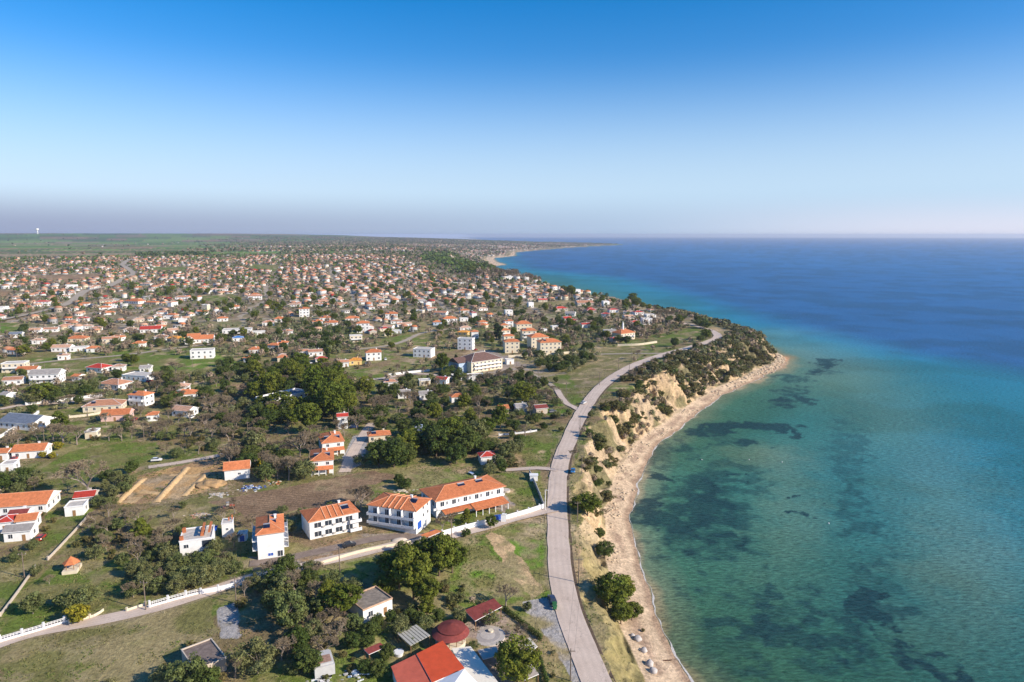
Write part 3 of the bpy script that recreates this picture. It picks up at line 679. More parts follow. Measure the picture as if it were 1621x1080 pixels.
for a in [('pine',655,948,14,1.0),('pine',632,932,11),('pine',695,912,12.5),('pine',716,907,10),('pine',676,962,9),('pine',545,977,9,1.2),('pine',525,968,8),('fir',508,986,5),
 ('olive',446,948,7),('olive',458,1000,10,.8),('olive',438,975,7),('pine',818,1088,12,.9),('olive',408,1066,7.5),('olive',388,1060,5),('pine',970,967,11,1.1),('pine',986,956,9),('pine',983,988,6.5,1.2),('pine',1000,982,5.5,1.2),
 ('pine',930,816,8.5,1.2),('pine',914,811,6,1.2),('dark',956,884,6.5,.9),('dark',950,852,4),('pine',490,688,17,.95),('pine',528,668,21,.85),('pine',497,642,22,.8),
 ('pine',523,614,14,.9),('pine',578,630,13),('pine',435,637,18,.8),('dark',600,739,12),('dark',624,740,13,1.1),('dark',645,736,10),('olive',405,717,10),('olive',421,763,8),
 ('olive',482,759,8),('bare',457,761,10),('bare',440,758,9),('bare',475,723,11,1.2),('bare',493,716,9,1.2),('dark',690,724,15),('pine',712,713,16,.9),('dark',735,720,13),('olive',752,706,12),
 ('pine',768,700,12),('dark',678,712,12),('dark',722,735,9),('olive',800,729,7),('olive',815,722,7),('olive',790,741,6),('olive',775,752,5),('pine',827,640,13,1.2),('dark',806,632,8),
 ('pine',792,682,13,.8),('fir',95,684,12,1.2),('pine',70,637,12,1.4),('olive',55,640,9),('dark',88,638,8),('olive',110,628,8),('olive',128,624,9),('olive',146,622,8),('bare',143,786,14,1.2),('bare',100,702,9,1.3),('bare',122,704,9,1.3),('bare',85,698,8,1.3),
 ('lemon',68,725,3),('lemon',84,726,3),('lemon',92,712,4),('olive',128,963,6,1.2),('lemon',124,986,5),('olive',52,972,5.5),('bare',78,925,3),('lemon',96,958,3),
 ('dark',738,850,3),('fir',739,830,6.5),('pine',777,838,5),('bare',700,842,6),('bare',715,835,5),('bare',572,808,9),('bare',562,802,7),('bare',590,800,5),
 ('fir',225,858,9,1.1),('bare',275,822,4),('olive',290,805,2.6),('dark',880,606,4),('dark',892,585,7,1.4),('dark',884,588,6,1.4),('pine',700,590,14,.8),('cyp',722,578,9),('cyp',786,538,17),('cyp',791,541,16),('cyp',795,538,14),
 ('cyp',519,573,12),('cyp',516,560,10),('cyp',452,580,9),('cyp',461,590,9),('pine',20,720,5),('bare',20,715,7),('olive',18,770,6),('olive',40,775,6),('olive',60,768,6),('dark',30,762,5),
 ('olive',198,782,5),('olive',180,790,5),('olive',185,765,5),('dark',168,762,5),('olive',205,770,5),('dark',560,640,7),('bare',565,680,8,1.2),('bare',545,690,6),('olive',538,668,8,.7),
 ('bare',650,640,8),('bare',632,655,7),('bare',600,645,7),('olive',572,738,5),('bare',560,735,4),('dark',640,775,5),('dark',630,765,4),('olive',560,622,6),
 ('pine',1060,510,7,1.3),('pine',1075,511,7,1.3),('dark',1115,520,8,1.6),('dark',1105,516,7,1.4),('bare',1045,508,13,1.3),('bare',1060,508,12,1.2),('bare',1075,509,10,1.2),
 ('pine',1000,480,15),('pine',1007,487,14),('pine',990,490,13),('pine',905,470,16),('dark',870,588,6),('olive',750,640,7),('dark',640,690,9),('dark',668,690,9),
 ('lemon',405,738,4),('lemon',416,740,4),('lemon',398,735,4),('lemon',440,722,3),('pine',212,580,9),('pine',202,578,8),('dark',198,572,6),
 ('lemon',690,890,3),('olive',728,985,4,1.1),('dark',694,985,4),('olive',655,1030,3),('dark',600,1070,4),('olive',632,1008,5),('dark',620,990,4),('pine',802,1055,6),('olive',776,990,4),('bare',825,1012,4),('bush',1018,1000,1),('pine',640,915,9),('pine',668,905,10),('dark',650,985,4),('dark',665,990,4),('olive',672,1000,4),('dark',612,1045,4),('dark',590,1010,4.5),('olive',560,1000,5),('bush',745,1040,1.5),('bush',752,1046,1.6),('dark',840,1075,3),('olive',750,1028,2.2)]:
    tree(*a)
# planted areas: polygon in the photograph, spacing (m), mix of kinds
def zone(P, sp, mix, hs=1.0): return (np.array([gp(*q)[:2] for q in P]), sp, mix, hs)
GARDEN = {'olive': 4.5, 'bush': 3, 'bare': 2.4, 'dark': 1.3, 'pine': .8, 'lemon': .2}
ZONES = [zone(*a) for a in [
 ([(210,900),(262,872),(335,882),(395,905),(372,918),(325,935),(235,955),(205,950)], 4.2, {'olive': 9, 'lemon': .8}, 1.0),
 ([(130,850),(205,822),(262,838),(330,858),(280,878),(212,905),(150,885)], 4.8, {'bare': 3, 'bush': 3, 'olive': 3}, .75),
 ([(385,925),(475,905),(540,915),(560,935),(525,965),(520,1000),(470,1030),(440,985),(420,950)], 4.2, {'bush': 4, 'olive': 6, 'bare': 1.5, 'dark': 1}, .85),
 ([(455,1010),(540,985),(560,1010),(570,1060),(500,1080),(380,1085),(400,1040)], 4.0, {'bush': 4, 'bare': 2, 'olive': 4, 'dark': 1}, .75),
 ([(560,1000),(625,985),(640,1010),(600,1060),(560,1085),(545,1040)], 3.6, {'dark': 4, 'bush': 3, 'olive': 3}, .6),
 ([(610,890),(640,880),(720,880),(745,930),(735,955),(700,985),(650,1000),(600,960)], 4.2, {'bush': 4, 'pine': 2, 'olive': 3, 'dark': 1}, .6),
 ([(240,1050),(350,1010),(400,1060),(380,1085),(240,1085)], 5, {'olive': 3, 'bush': 3, 'dark': 1}, .8),
 ([(0,870),(45,880),(80,850),(105,800),(70,800),(20,860)], 5, {'bush': 4, 'olive': 2}, .6),
 ([(105,850),(150,815),(210,810),(205,825),(140,870)], 5, {'bare': 3, 'bush': 4}, .6),
 ([(145,780),(215,745),(240,740),(200,790),(170,815),(145,810)], 5, {'olive': 5, 'dark': 1}, .8),
 ([(0,740),(60,740),(70,780),(0,785)], 5.5, {'olive': 4, 'dark': 2, 'bare': 1}, .8),
 ([(240,660),(345,640),(420,650),(430,720),(380,720),(300,725),(250,735)], 6.5, {'olive': 4, 'bare': 4, 'bush': 3, 'dark': .7}, .9),
 ([(150,670),(240,665),(250,700),(150,700)], 6.5, {'bare': 4, 'bush': 3, 'olive': 3}, .8),
 ([(0,665),(60,690),(80,720),(0,710)], 6.5, {'bare': 4, 'bush': 2}, .9),
 ([(360,715),(430,715),(510,680),(500,720),(480,760),(400,765),(365,745)], 6, {'olive': 3, 'bare': 5, 'dark': 1}, 1.0),
 ([(220,590),(340,595),(420,600),(430,650),(330,655),(250,640),(230,615)], 7, {'olive': 5, 'bush': 3, 'bare': 2, 'dark': 1}, 1.0),
 ([(395,600),(480,580),(560,600),(560,655),(500,680),(410,680)], 7.5, {'dark': 4, 'pine': 4, 'olive': 3, 'bare': 1}, 1.1),
 ([(345,580),(420,575),(430,600),(350,605)], 7, {'olive': 4, 'dark': 2}, 1.0),
 ([(540,610),(680,600),(760,610),(790,660),(760,690),(660,690),(560,680)], 8, {'olive': 4, 'bare': 3, 'dark': 2, 'bush': 2, 'pine': .5}, .95),
 ([(640,700),(660,690),(780,690),(790,715),(765,720),(735,712),(655,735),(640,730)], 6, {'dark': 5, 'pine': 2, 'olive': 2}, 1.1),
 ([(745,720),(830,700),(838,745),(790,755),(760,748)], 5.5, {'olive': 5, 'dark': 2, 'bush': 2}, .8),
 ([(780,605),(860,600),(885,650),(880,680),(800,700),(790,660)], 7, {'olive': 4, 'bare': 3, 'dark': 2, 'bush': 3}, .8),
 ([(820,560),(935,550),(950,570),(900,592),(840,580)], 7, {'olive': 6, 'dark': 2, 'bush': 2}, .9),
 ([(700,585),(760,595),(840,590),(850,610),(760,615),(690,610)], 7, {'olive': 3, 'bare': 3, 'dark': 2}, .9),
 ([(935,520),(1000,545),(930,555),(880,550),(880,500),(1000,500)], 10, {'olive': 6, 'dark': 2, 'bush': 2}, .9),
 ([(1000,500),(1090,515),(1085,525),(1010,545),(1000,520)], 9, {'bush': 7, 'bare': 3}, .9),
 ([(430,500),(560,520),(560,560),(480,560),(440,545)], 9, {'olive': 8, 'dark': 1}, .9),
 ([(0,597),(130,588),(240,600),(330,620),(300,650),(200,640),(0,668)], 8, {'olive': 5, 'bush': 3, 'bare': 2, 'dark': 1}, .85),
 ([(100,545),(340,530),(560,522),(560,560),(340,560),(120,568)], 9.5, {'olive': 5, 'bush': 3, 'bare': 2, 'dark': 1}, .85),
 ([(960,868),(985,870),(990,960),(960,960)], 8, {'bush': 5, 'dark': 1}, .6),
 ([(890,700),(940,690),(945,760),(915,870),(898,870)], 9, {'bush': 6, 'bare': 1}, .6),
 ([(870,880),(900,870),(930,930),(900,930)], 12, {'bush': 3, 'bare': 3}, .6),
 ([(700,860),(720,880),(760,950),(740,950),(705,900)], 6, {'bush': 4, 'bare': 2}, .5),
 ([(735,955),(860,955),(880,1010),(905,1080),(860,1080),(830,1010),(790,950)], 8, {'bush': 4, 'bare': 1}, .4),
]]
# bushes on the cliff face and cape
CLIFFZ = [([(968,655),(1000,600),(1040,570),(1060,600),(1075,640),(1020,690),(995,740),(975,740)], 5.2),
          ([(1040,575),(1130,545),(1200,545),(1235,570),(1180,600),(1120,628),(1085,650),(1060,600)], 4.6),
          ([(1130,545),(1170,525),(1205,535),(1235,565),(1200,560),(1150,550)], 5.0)]
# ---------------------------------------------------------------- more materials
WALLC = {'white': (.80, .79, .76), 'cream': (.70, .61, .45), 'pink': (.72, .48, .42), 'stone': (.55, .47, .38), 'yellow': (.70, .50, .20), 'blue': (.42, .52, .64), 'grey': (.5, .49, .47)}
WM = {k: simple('wall_' + k, c, .09, .7, .9) for k, c in WALLC.items()}
def roof_mat(name, c, pitch=1.9):
    m, n, b = new_mat(name); g = N(n, 'ShaderNodeTexCoord').outputs['Object']; s = noise(n, .8, 6, g, .7); s2 = noise(n, 6, 2, g)
    rgb = N(n, 'ShaderNodeRGB'); rgb.outputs[0].default_value = (*c, 1); oi = N(n, 'ShaderNodeObjectInfo')
    o = vmul(n, rgb.outputs[0], mrange(n, s, .3, .7, .72, 1.25)); o = vmul(n, o, mrange(n, s2, .3, .7, .85, 1.15)); o = vmul(n, o, mrange(n, oi.outputs['Random'], 0, 1, .85, 1.1))
    wv = N(n, 'ShaderNodeTexWave'); wv.inputs['Scale'].default_value = pitch; wv.bands_direction = 'X'; n.links.new(g, wv.inputs[0])
    o = vmul(n, o, mrange(n, wv.outputs['Fac'], 0, 1, .88, 1.06)); n.links.new(o, b.inputs['Base Color']); bump(n, b, wv.outputs['Fac'], .5, .08); return m
ROOFC = {'orange': (.60, .20, .08), 'red': (.50, .055, .035), 'terracotta': (.50, .24, .14), 'brown': (.17, .10, .08), 'yellow': (.68, .30, .05), 'grey': (.36, .33, .30),
         'slab': (.55, .50, .43), 'blue': (.03, .17, .45), 'maroon': (.24, .055, .045), 'slate': (.16, .19, .24), 'faded': (.58, .34, .22)}
RM = {k: roof_mat('roof_' + k, c) for k, c in ROOFC.items()}
RM['slab'] = simple('roof_slab', ROOFC['slab'], .25, .8); WHITE = simple('white_paint', (.8, .79, .77), .05, 1); TRIM = simple('roof_edge', (.72, .36, .2), .1, 1)
GLASS = simple('dark_glass', (.035, .045, .06), .2, 2, .12, spec=.6); PANEL = simple('solar_glass', (.01, .018, .045), .1, 2, .15, spec=.5); METAL = simple('metal', (.45, .46, .48), .1, 1, .4, metal=.6)
WOOD = simple('timber', (.30, .17, .08), .25, 3); CONC = simple('concrete', (.42, .40, .37), .2, 1); DARK = simple('dark_metal', (.03, .03, .035), .1, 1); BLUE = simple('blue_paint', (.03, .10, .42), .15, 1)
# ---------------------------------------------------------------- houses
def roof_mb(L, W, H, kind, rh, oh=.5, fall=0):
    m = MB(); x0, x1, y0, y1 = -L / 2 - oh, L / 2 + oh, -W / 2 - oh, W / 2 + oh; t = .22
    if kind == 'flat':
        m.box(x0 + .25, x1 - .25, y0 + .25, y1 - .25, H + .003, H + .16, 0)
        for a in ((x0, x1, y0, y0 + .25), (x0, x1, y1 - .25, y1), (x0, x0 + .25, y0 + .25, y1 - .25), (x1 - .25, x1, y0 + .25, y1 - .25)): m.box(*a, H + .003, H + .16 + rh, 1)
        return m
    if kind == 'shed':
        P = [(x0, y0, H), (x1, y0, H), (x1, y1, H + rh), (x0, y1, H + rh)]; Q = [(p[0], p[1], p[2] + t) for p in P]
        i = len(m.v); m.v += P + Q
        for q in ((3,2,1,0),(4,5,6,7)): m.f.append(tuple(i + a for a in q)); m.mi.append(0)
        for q in ((0,1,5,4),(1,2,6,5),(2,3,7,6),(3,0,4,7)): m.f.append(tuple(i + a for a in q)); m.mi.append(1)
        return m
    hx = (min(W / 2, L / 2) + oh if kind == 'hip' else 0)
    if L < W and kind == 'hip': ra, rb = (0, y0 + L / 2 + oh, H + rh), (0, y1 - L / 2 - oh, H + rh)
    else: ra, rb = (x0 + hx, 0, H + rh), (x1 - hx, 0, H + rh)
    E = [(x0, y0, H), (x1, y0, H), (x1, y1, H), (x0, y1, H)]
    up = lambda p, d=t: (p[0], p[1], p[2] + d)
    for k in range(4): m.face([E[k], E[(k + 1) % 4], up(E[(k + 1) % 4]), up(E[k])], 1)
    U = [up(p) for p in E]; A, B = up(ra), up(rb)
    if L < W and kind == 'hip':
        m.face([U[0], U[1], A]); m.face([U[1], U[2], B, A]); m.face([U[2], U[3], B]); m.face([U[3], U[0], A, B])
    else:
        m.face([U[0], U[1], B, A]); m.face([U[1], U[2], B], 0 if kind == 'hip' else 2); m.face([U[2], U[3], A, B]); m.face([U[3], U[0], A], 0 if kind == 'hip' else 2)
    m.face([E[3], E[2], E[1], E[0]], 2)
    if kind == 'hip':
        for c, r_ in ((U[0], A), (U[1], B if L >= W else A), (U[2], B), (U[3], A if L >= W else B)): m.tube(c, r_, .11, .11, 4, 1)
    m.tube(A, B, .13, .13, 4, 1); return m
WCACHE = {}
def window(parent, x, y, z, w_, h, side, glass=GLASS, name='window', frame=WHITE, sub=True):
    """side f/b/l/r: which wall; x along the wall; the frame stands proud of it"""
    key = (round(w_, 1), round(h, 1), glass.name, frame.name)
    if key in WCACHE:
        o = add(name, WCACHE[key][0], None, parent); o.location = (x, y, z); o.rotation_euler = (0, 0, {'f': 0, 'r': math.pi / 2, 'b': math.pi, 'l': -math.pi / 2}[side]); add('pane', WCACHE[key][1], None, o); return o
    m = MB(); t = .09
    m.box(-w_/2-t, w_/2+t, -.06, .05, -t, 0).box(-w_/2-t, w_/2+t, -.06, .05, h, h+t).box(-w_/2-t, -w_/2, -.06, .05, 0, h).box(w_/2, w_/2+t, -.06, .05, 0, h).box(-.035, .035, -.05, .05, 0, h)
    o = m.obj(name, frame, parent); o.location = (x, y, z); o.rotation_euler = (0, 0, {'f': 0, 'r': math.pi / 2, 'b': math.pi, 'l': -math.pi / 2}[side])
    g = MB(); g.box(-w_/2, -.035, -.03, .04, 0, h); g.box(.035, w_/2, -.03, .04, 0, h)
    pn = g.obj('pane', glass, o); WCACHE[key] = (o.data, pn.data); return o
def box_parts(parent, kind, L, W, H, st, rng_, doors=True):
    fh = H / st
    def row(side, ln, off):
        n = max(1, int(ln / 3.4))
        for s in range(st):
            for i in range(n):
                u = (i + .5) / n * ln - ln / 2
                if side == 'f' and s == 0 and i == n // 2 and doors:
                    d = MB(); d.box(-.5, .5, -.08, .05, 0, 2.1); o = d.obj('door', WOOD, parent); o.location = (u, -W / 2, .05); continue
                x, y = {'f': (u, -W / 2), 'b': (u, W / 2), 'l': (-L / 2, u), 'r': (L / 2, u)}[side]
                window(parent, x, y, s * fh + fh * .35, 1.25, fh * .42, side)
    row('f', L, 0); row('r', W, 0)
    if kind == 'full': row('l', W, 0)
def house(loc, rz, L, W, H, wall='white', roof='orange', rk='hip', st=1, rh=None, name='house', parts=True, base=1.5, chimney=True, solar=0, balcony=False, oh=.5):
    root = empty(name, loc, rz); rh = rh if rh is not None else (.3 if rk == 'flat' else min(L, W) * .22)
    m = MB(); m.box(-L/2, L/2, -W/2, W/2, -base, H, skip='b'); m.obj('wall', WM[wall], root)
    r = roof_mb(L, W, H, rk, rh, oh if rk != 'flat' else .12).obj('roof', [RM[roof], TRIM if roof in ('orange', 'yellow') else WHITE, WM[wall]], root)
    if rk == 'gable':
        pass
    if parts: box_parts(root, 'front', L, W, H, st, random)
    if chimney and rk != 'flat':
        c = MB(); z0 = H + .2; c.box(-.35, .35, -.35, .35, z0, H + rh + .7).box(-.45, .45, -.45, .45, H + rh + .7, H + rh + .82); o = c.obj('chimney', WM[wall], r); o.location = (L * .22, W * .12, 0)
    for i in range(solar):
        s = MB(); a = math.atan2(rh, min(L, W) / 2 + .5); s.box(-1.1, 1.1, -.8, .8, .12, .2, 0).tube((-1.1, .95, .3), (1.1, .95, .3), .25, .25, 8, 1)
        o = s.obj('solar_heater', [PANEL, METAL], r); o.location = (-L * .25 + i * L * .5, -W * .26, H + .25 + rh * (1 - .52 * W / (W/2+.5) / 1)); o.location.z = H + .3 + rh * .47; o.rotation_euler = (a, 0, 0)
    if balcony:
        for s in range(1, st + (1 if rk == 'flat' and False else 0)):
            b = MB(); z = s * H / st; b.box(-L*.42, L*.42, -W/2-1.5, -W/2-.02, z-.12, z+.05).box(-L*.42, L*.42, -W/2-1.5, -W/2-1.4, z+.05, z+.95).box(-L*.42, -L*.42+.1, -W/2-1.4, -W/2-.02, z+.05, z+.95).box(L*.42-.1, L*.42, -W/2-1.4, -W/2-.02, z+.05, z+.95)
            b.obj('balcony', WHITE, root)
    EXCL.append((loc[0], loc[1], max(L, W) * .55)); return root
def front(A, B, D):
    """two ends of a facade's foot in the photograph + depth -> centre, heading, length"""
    a = gp(*A); b = gp(*B); e = Vector((b.x - a.x, b.y - a.y, 0)); L = e.length; e.normalize(); n = Vector((-e.y, e.x, 0))
    c = (a + b) * .5 + n * D * .5; z = min(a.z, b.z, gz(c.x, c.y)) ; return Vector((c.x, c.y, max(a.z, b.z))), math.atan2(e.y, e.x), L
HOUSES = []        # records for later: root or spec
def hero(A, B, D, H, desc, **k):
    c, rz, L = front(A, B, D); o = house(c, rz, L, D, H, **k); px = (A[0] + B[0]) / 2; py = (A[1] + B[1]) / 2; THINGS.append((o, px, py, desc, 'fixed')); return o, L, D
# ================================================================ the buildings one can recognise
def tagf(o, label, cat, group=None):
    o['label'] = label; o['category'] = cat
    if group: o['group'] = group
    return o
def add_balcony(root, x0, x1, yf, z, dep=1.5, h=.95, side='f'):
    b = MB(); b.box(x0, x1, yf - dep, yf - .02, z - .12, z + .05).box(x0, x1, yf - dep, yf - dep + .1, z + .05, z + h).box(x0, x0 + .1, yf - dep + .1, yf - .02, z + .05, z + h).box(x1 - .1, x1, yf - dep + .1, yf - .02, z + .05, z + h)
    return b.obj('balcony', WHITE, root)
G_H = 'white guest houses with orange roofs beside the side road'
# hotel A: three storeys, blank end wall to the camera
c, rz, L = front((409, 887), (450, 881), 13.5); D = 13.5; H = 8.2
A_ = house(c, rz, L, D, H, 'white', 'orange', 'hip', 3, 1.9, 'guest_house', parts=False, solar=0)
tagf(A_, 'three storey white guest house with blank end wall and solar heaters on orange roof', 'house', G_H)
rf = [o for o in A_.children if o.name.startswith('roof')][0]
for x, y, a in ((-.9, -D * .33, 0), (.9, -D * .1, 1), (1.2, D * .14, 1)):
    s = MB(); s.box(-1.0, 1.0, -.7, .7, .15, .23, 0).tube((-1.0, .85, .3), (1.0, .85, .3), .22, .22, 8, 1); o = s.obj('solar_heater', [PANEL, METAL], rf); o.location = (x, y, H + 1.4); o.rotation_euler = (.45, 0, 0)
window(A_, -.1, -D / 2, .9, 1.5, .9, 'f', BLUE)
window(A_, L / 2 - 1.1, -D / 2, .4, 1.5, 1.8, 'f')
for s in range(3):
    for k in range(3):
        window(A_, L / 2, -D / 2 + 2.4 + k * 4.3, s * 2.93 + .6, 1.8, 1.9, 'r', name='window'); window(A_, -L / 2, -D / 2 + 2.4 + k * 4.3, s * 2.93 + .6, 1.8, 1.9, 'l')
        if s:
            for sg in (1, -1):
                b = MB(); x0, x1 = sorted((sg * (L / 2 + .02), sg * (L / 2 + 1.5))); xo, xi = sorted((sg * (L / 2 + 1.4), sg * (L / 2 + 1.5))); y = -D / 2 + 2.4 + k * 4.3
                b.box(x0, x1, y - 1.9, y + 1.9, s * 2.93 - .1, s * 2.93 + .05).box(xo, xi, y - 1.9, y + 1.9, s * 2.93 + .05, s * 2.93 + .95); b.obj('balcony', WHITE, A_)
# hotel B: two storeys, party-wall ribs on the roof
c, rz, L = front((491, 855), (568, 839), 10.5); D = 10.5; H = 6.2
B_ = house(c, rz, L, D, H, 'white', 'orange', 'hip', 2, 2.0, 'guest_house', parts=False, solar=0)
tagf(B_, 'two storey white guest house with ribbed orange roof and windows in four bays', 'house', G_H)
def ribs(root, L, D, H, rh, n, mat=TRIM):
    rf = [o for o in root.children if o.name.startswith('roof')][0]
    for k in range(n):
        x = -L / 2 + D / 2 + (L - D) * (k + .0) / max(n - 1, 1); m = MB()
        m.tube((x, -D / 2 - .55, H + .32), (x, 0, H + rh + .32), .2, .2, 4).tube((x, D / 2 + .55, H + .32), (x, 0, H + rh + .32), .2, .2, 4); m.obj('rib', mat, rf)
    return rf
rf = ribs(B_, L, D, H, 2.0, 4)
s = MB(); s.box(-1.4, 1.4, -.8, .8, .15, .25, 0).tube((-1.3, .95, .35), (1.3, .95, .35), .22, .22, 8, 1); o = s.obj('solar_heater', [PANEL, METAL], rf); o.location = (L * .27, -D * .22, H + 1.3); o.rotation_euler = (.42, 0, 0)
for s in range(2):
    for k in range(4):
        x = -L / 2 + 2.7 + k * (L - 4.5) / 3.4; window(B_, x, -D / 2, s * 3.05 + .7, 2.3, 1.7, 'f'); ab = MB(); ab.box(-.5, .5, -.5, -.05, 0, .5); o = ab.obj('air_conditioner', CONC, B_); o.location = (x + 1.9, -D / 2, s * 3.05 + .5)
    add_balcony(B_, L / 2 - 3.2, L / 2 + .8, -D / 2, s * 3.05 + .1, 1.2)
# hotel C: stepped balconies
c, rz, L = front((584, 831), (659, 847), 11.5); D = 11.5; H = 7.3
C_ = house(c, rz, L, D, H, 'white', 'orange', 'hip', 3, 1.8, 'guest_house', parts=False, solar=0)
tagf(C_, 'white guest house with two rows of projecting balconies and blue shop doors at its corner', 'house', G_H)
rf = ribs(C_, L, D, H, 1.8, 4)
s = MB(); s.box(-1.3, 1.3, -.8, .8, .15, .25, 0).tube((-1.3, .95, .35), (1.3, .95, .35), .22, .22, 8, 1); o = s.obj('solar_heater', [PANEL, METAL], rf); o.location = (L * .33, -D * .1, H + 1.5); o.rotation_euler = (.4, 0, 0)
for s, z in ((0, 1.6), (1, 4.5)):
    for k in range(4):
        w4 = L / 4; x = -L / 2 + w4 * (k + .5); window(C_, x + .3, -D / 2, z + .1, 1.3, 2.0, 'f'); add_balcony(C_, x - w4 * .46, x + w4 * .5, -D / 2, z, 1.7, .8)
        p = MB(); p.box(x + w4 * .44, x + w4 * .48, -D / 2 - 1.6, -D / 2 - .02, z + .96, z + 2.9); p.obj('partition', WHITE, C_)
for s in range(2): window(C_, L / 2, 0, 3.2 + s * 2.7, 1.2, 1.2, 'r'); window(C_, L / 2, D * .3, 3.2 + s * 2.7, 1.2, 1.2, 'r')
p = MB(); p.box(-1.4, 1.4, -.1, .05, 0, 2.6); o = p.obj('door', BLUE, C_); o.location = (L / 2, -D * .28, .2); o.rotation_euler = (0, 0, math.pi / 2)
# hotel D: long, with lower canopy roof
c, rz, L = front((691, 821), (797, 797), 13); D = 13; H = 6.6
D_ = house(c, rz, L, D, H, 'white', 'orange', 'hip', 2, 2.3, 'guest_house', parts=False, oh=.8)
tagf(D_, 'long white guest house with broad orange roof and orange veranda roof along its front', 'house', G_H)
rf = [o for o in D_.children if o.name.startswith('roof')][0]
for x in (-L * .05, L * .22):
    s = MB(); s.box(-1.5, 1.5, -.8, .8, .15, .25, 0).tube((-1.4, .95, .35), (1.4, .95, .35), .25, .25, 8, 1); o = s.obj('solar_heater', [PANEL, METAL], rf); o.location = (x, -D * .13, H + 1.75); o.rotation_euler = (.38, 0, 0)
for k in range(6):
    x = -L / 2 + 2.4 + k * (L - 4.6) / 5; window(D_, x, -D / 2, 4.1, 1.5, 1.7, 'f')
    if k < 5: window(D_, x + 1.9, -D / 2, 4.4, .6, 1.2, 'f')
add_balcony(D_, -L / 2, L / 2, -D / 2, 3.4, .9, .7)
v = MB(); z = 3.0; x0, x1 = -L * .02, L / 2 - .5
v.face([(x0, -D/2-5, z-1.1), (x1, -D/2-5, z-1.1), (x1, -D/2-.05, z), (x0, -D/2-.05, z)]); v.face([(x0, -D/2-.05, z-.2), (x1, -D/2-.05, z-.2), (x1, -D/2-5, z-1.3), (x0, -D/2-5, z-1.3)]); v.face([(x0, -D/2-5, z-1.3), (x1, -D/2-5, z-1.3), (x1, -D/2-5, z-1.1), (x0, -D/2-5, z-1.1)])
for k in range(6): x = x0 + .3 + k * (x1 - x0 - .6) / 5; v.box(x - .12, x + .12, -D / 2 - 4.8, -D / 2 - 4.56, -1, z - 1.31, 1)
v.obj('veranda', [RM['orange'], WHITE], D_)
v = MB(); x0, x1 = -L / 2 + 2, -L * .03; v.face([(x0, -D/2-3, z-.9), (x1, -D/2-3, z-.9), (x1, -D/2-.05, z-.2), (x0, -D/2-.05, z-.2)]); v.face([(x0, -D/2-3, z-1.0), (x1, -D/2-3, z-1.0), (x1, -D/2-3, z-.9), (x0, -D/2-3, z-.9)]); v.obj('veranda', [RM['orange']], D_)
for k in range(3): window(D_, -L / 2, -D / 2 + 2.5 + k * 4, 4.1, 1.3, 1.5, 'l')
add_balcony(D_, -L / 2 - 1.3, -L / 2 + .9, -D / 2, 3.4, .6, .7)
# unfinished white house
c, rz, L = front((286, 887), (337, 880), 9.5); D = 9.5; H = 5.9
U_ = house(c, rz, L, D, H, 'white', 'slab', 'flat', 2, .25, 'unfinished_house', parts=False); tagf(U_, 'unfinished two storey white house with bare slab roof and orange brick corner pillars', 'house')
for x, y in ((-L/2+.6, -D/2+.6), (-L/2+.6, D/2-2.4), (L*.18, D*.1), (L*.18, -D*.2)):
    m = MB(); m.box(x - .5, x + .5, y - .6, y + .6, H + .17, H + 1.5); m.obj('brick_pillar', RM['orange'], U_)
for x in (L * .2, L * .42): m = MB(); m.box(x - .35, x + .35, -D / 2 + 1, D / 2 - .4, H + 1.55, H + 1.85); m.obj('brick_parapet', RM['orange'], U_)
window(U_, -L * .3, -D / 2, 3.7, 1.3, 1.1, 'f'); window(U_, -L * .27, -D / 2, .9, 1.2, 1.0, 'f'); window(U_, L * .18, -D / 2, .7, 1.4, 1.2, 'f')
m = MB(); m.box(-1.5, 1.5, -.1, .03, 0, 2.1, 0).box(-1.5, 1.5, -.1, .03, 3.1, 5.2, 0); o = m.obj('loggia', [GLASS], U_); o.location = (L * .36, -D / 2, .3)
p = gp(331, 851); m = MB(); m.box(-2.6, 2.6, -2, 2, 3.0, 3.12, 0)
for x in (-2.4, 2.4):
    for y in (-1.8, 1.8): m.box(x - .06, x + .06, y - .06, y + .06, -.3, 3.0, 1)
o = m.obj('blue_canopy', [BLUE, METAL]); o.location = p; o.rotation_euler = (0, 0, .25); tagf(o, 'flat bright blue canopy on thin posts behind the unfinished white house', 'canopy')
o, L, D = hero((352, 851), (369, 849), 4.2, 4.6, '', wall='white', roof='slab', rk='flat', parts=False, name='outbuilding', rh=.1); THINGS.pop(); tagf(o, 'narrow white outbuilding with flat roof and brick stubs beside the unfinished house', 'outbuilding')
window(o, 0, -D / 2, 2.4, .7, .7, 'f'); 
m = MB(); m.box(.2, .6, .2, .6, 4.76, 5.9).box(1.2, 1.6, 1.0, 1.4, 4.76, 6.2); m.obj('brick_stub', RM['orange'], o)
o, L, D = hero((377, 858), (390, 857), 3, 2.4, '', wall='white', roof='slab', rk='flat', parts=False, name='kiosk', rh=.1); THINGS.pop(); tagf(o, 'little white kiosk with a blue door in the shade of the tallest guest house', 'kiosk')
d = MB(); d.box(-.7, .7, -.08, .05, 0, 2); d.obj('door', BLUE, o).location = (0, -D / 2, .1)
o, L, D = hero((356, 761), (395, 757), 7, 4.2, '', wall='white', roof='orange', rk='gable', parts=False, name='shed', rh=2.3, chimney=False); THINGS.pop(); tagf(o, 'white farm shed with plain orange gable roof by the excavated plots', 'shed')
window(o, L * .1, -D / 2, 2, 1, .8, 'f')
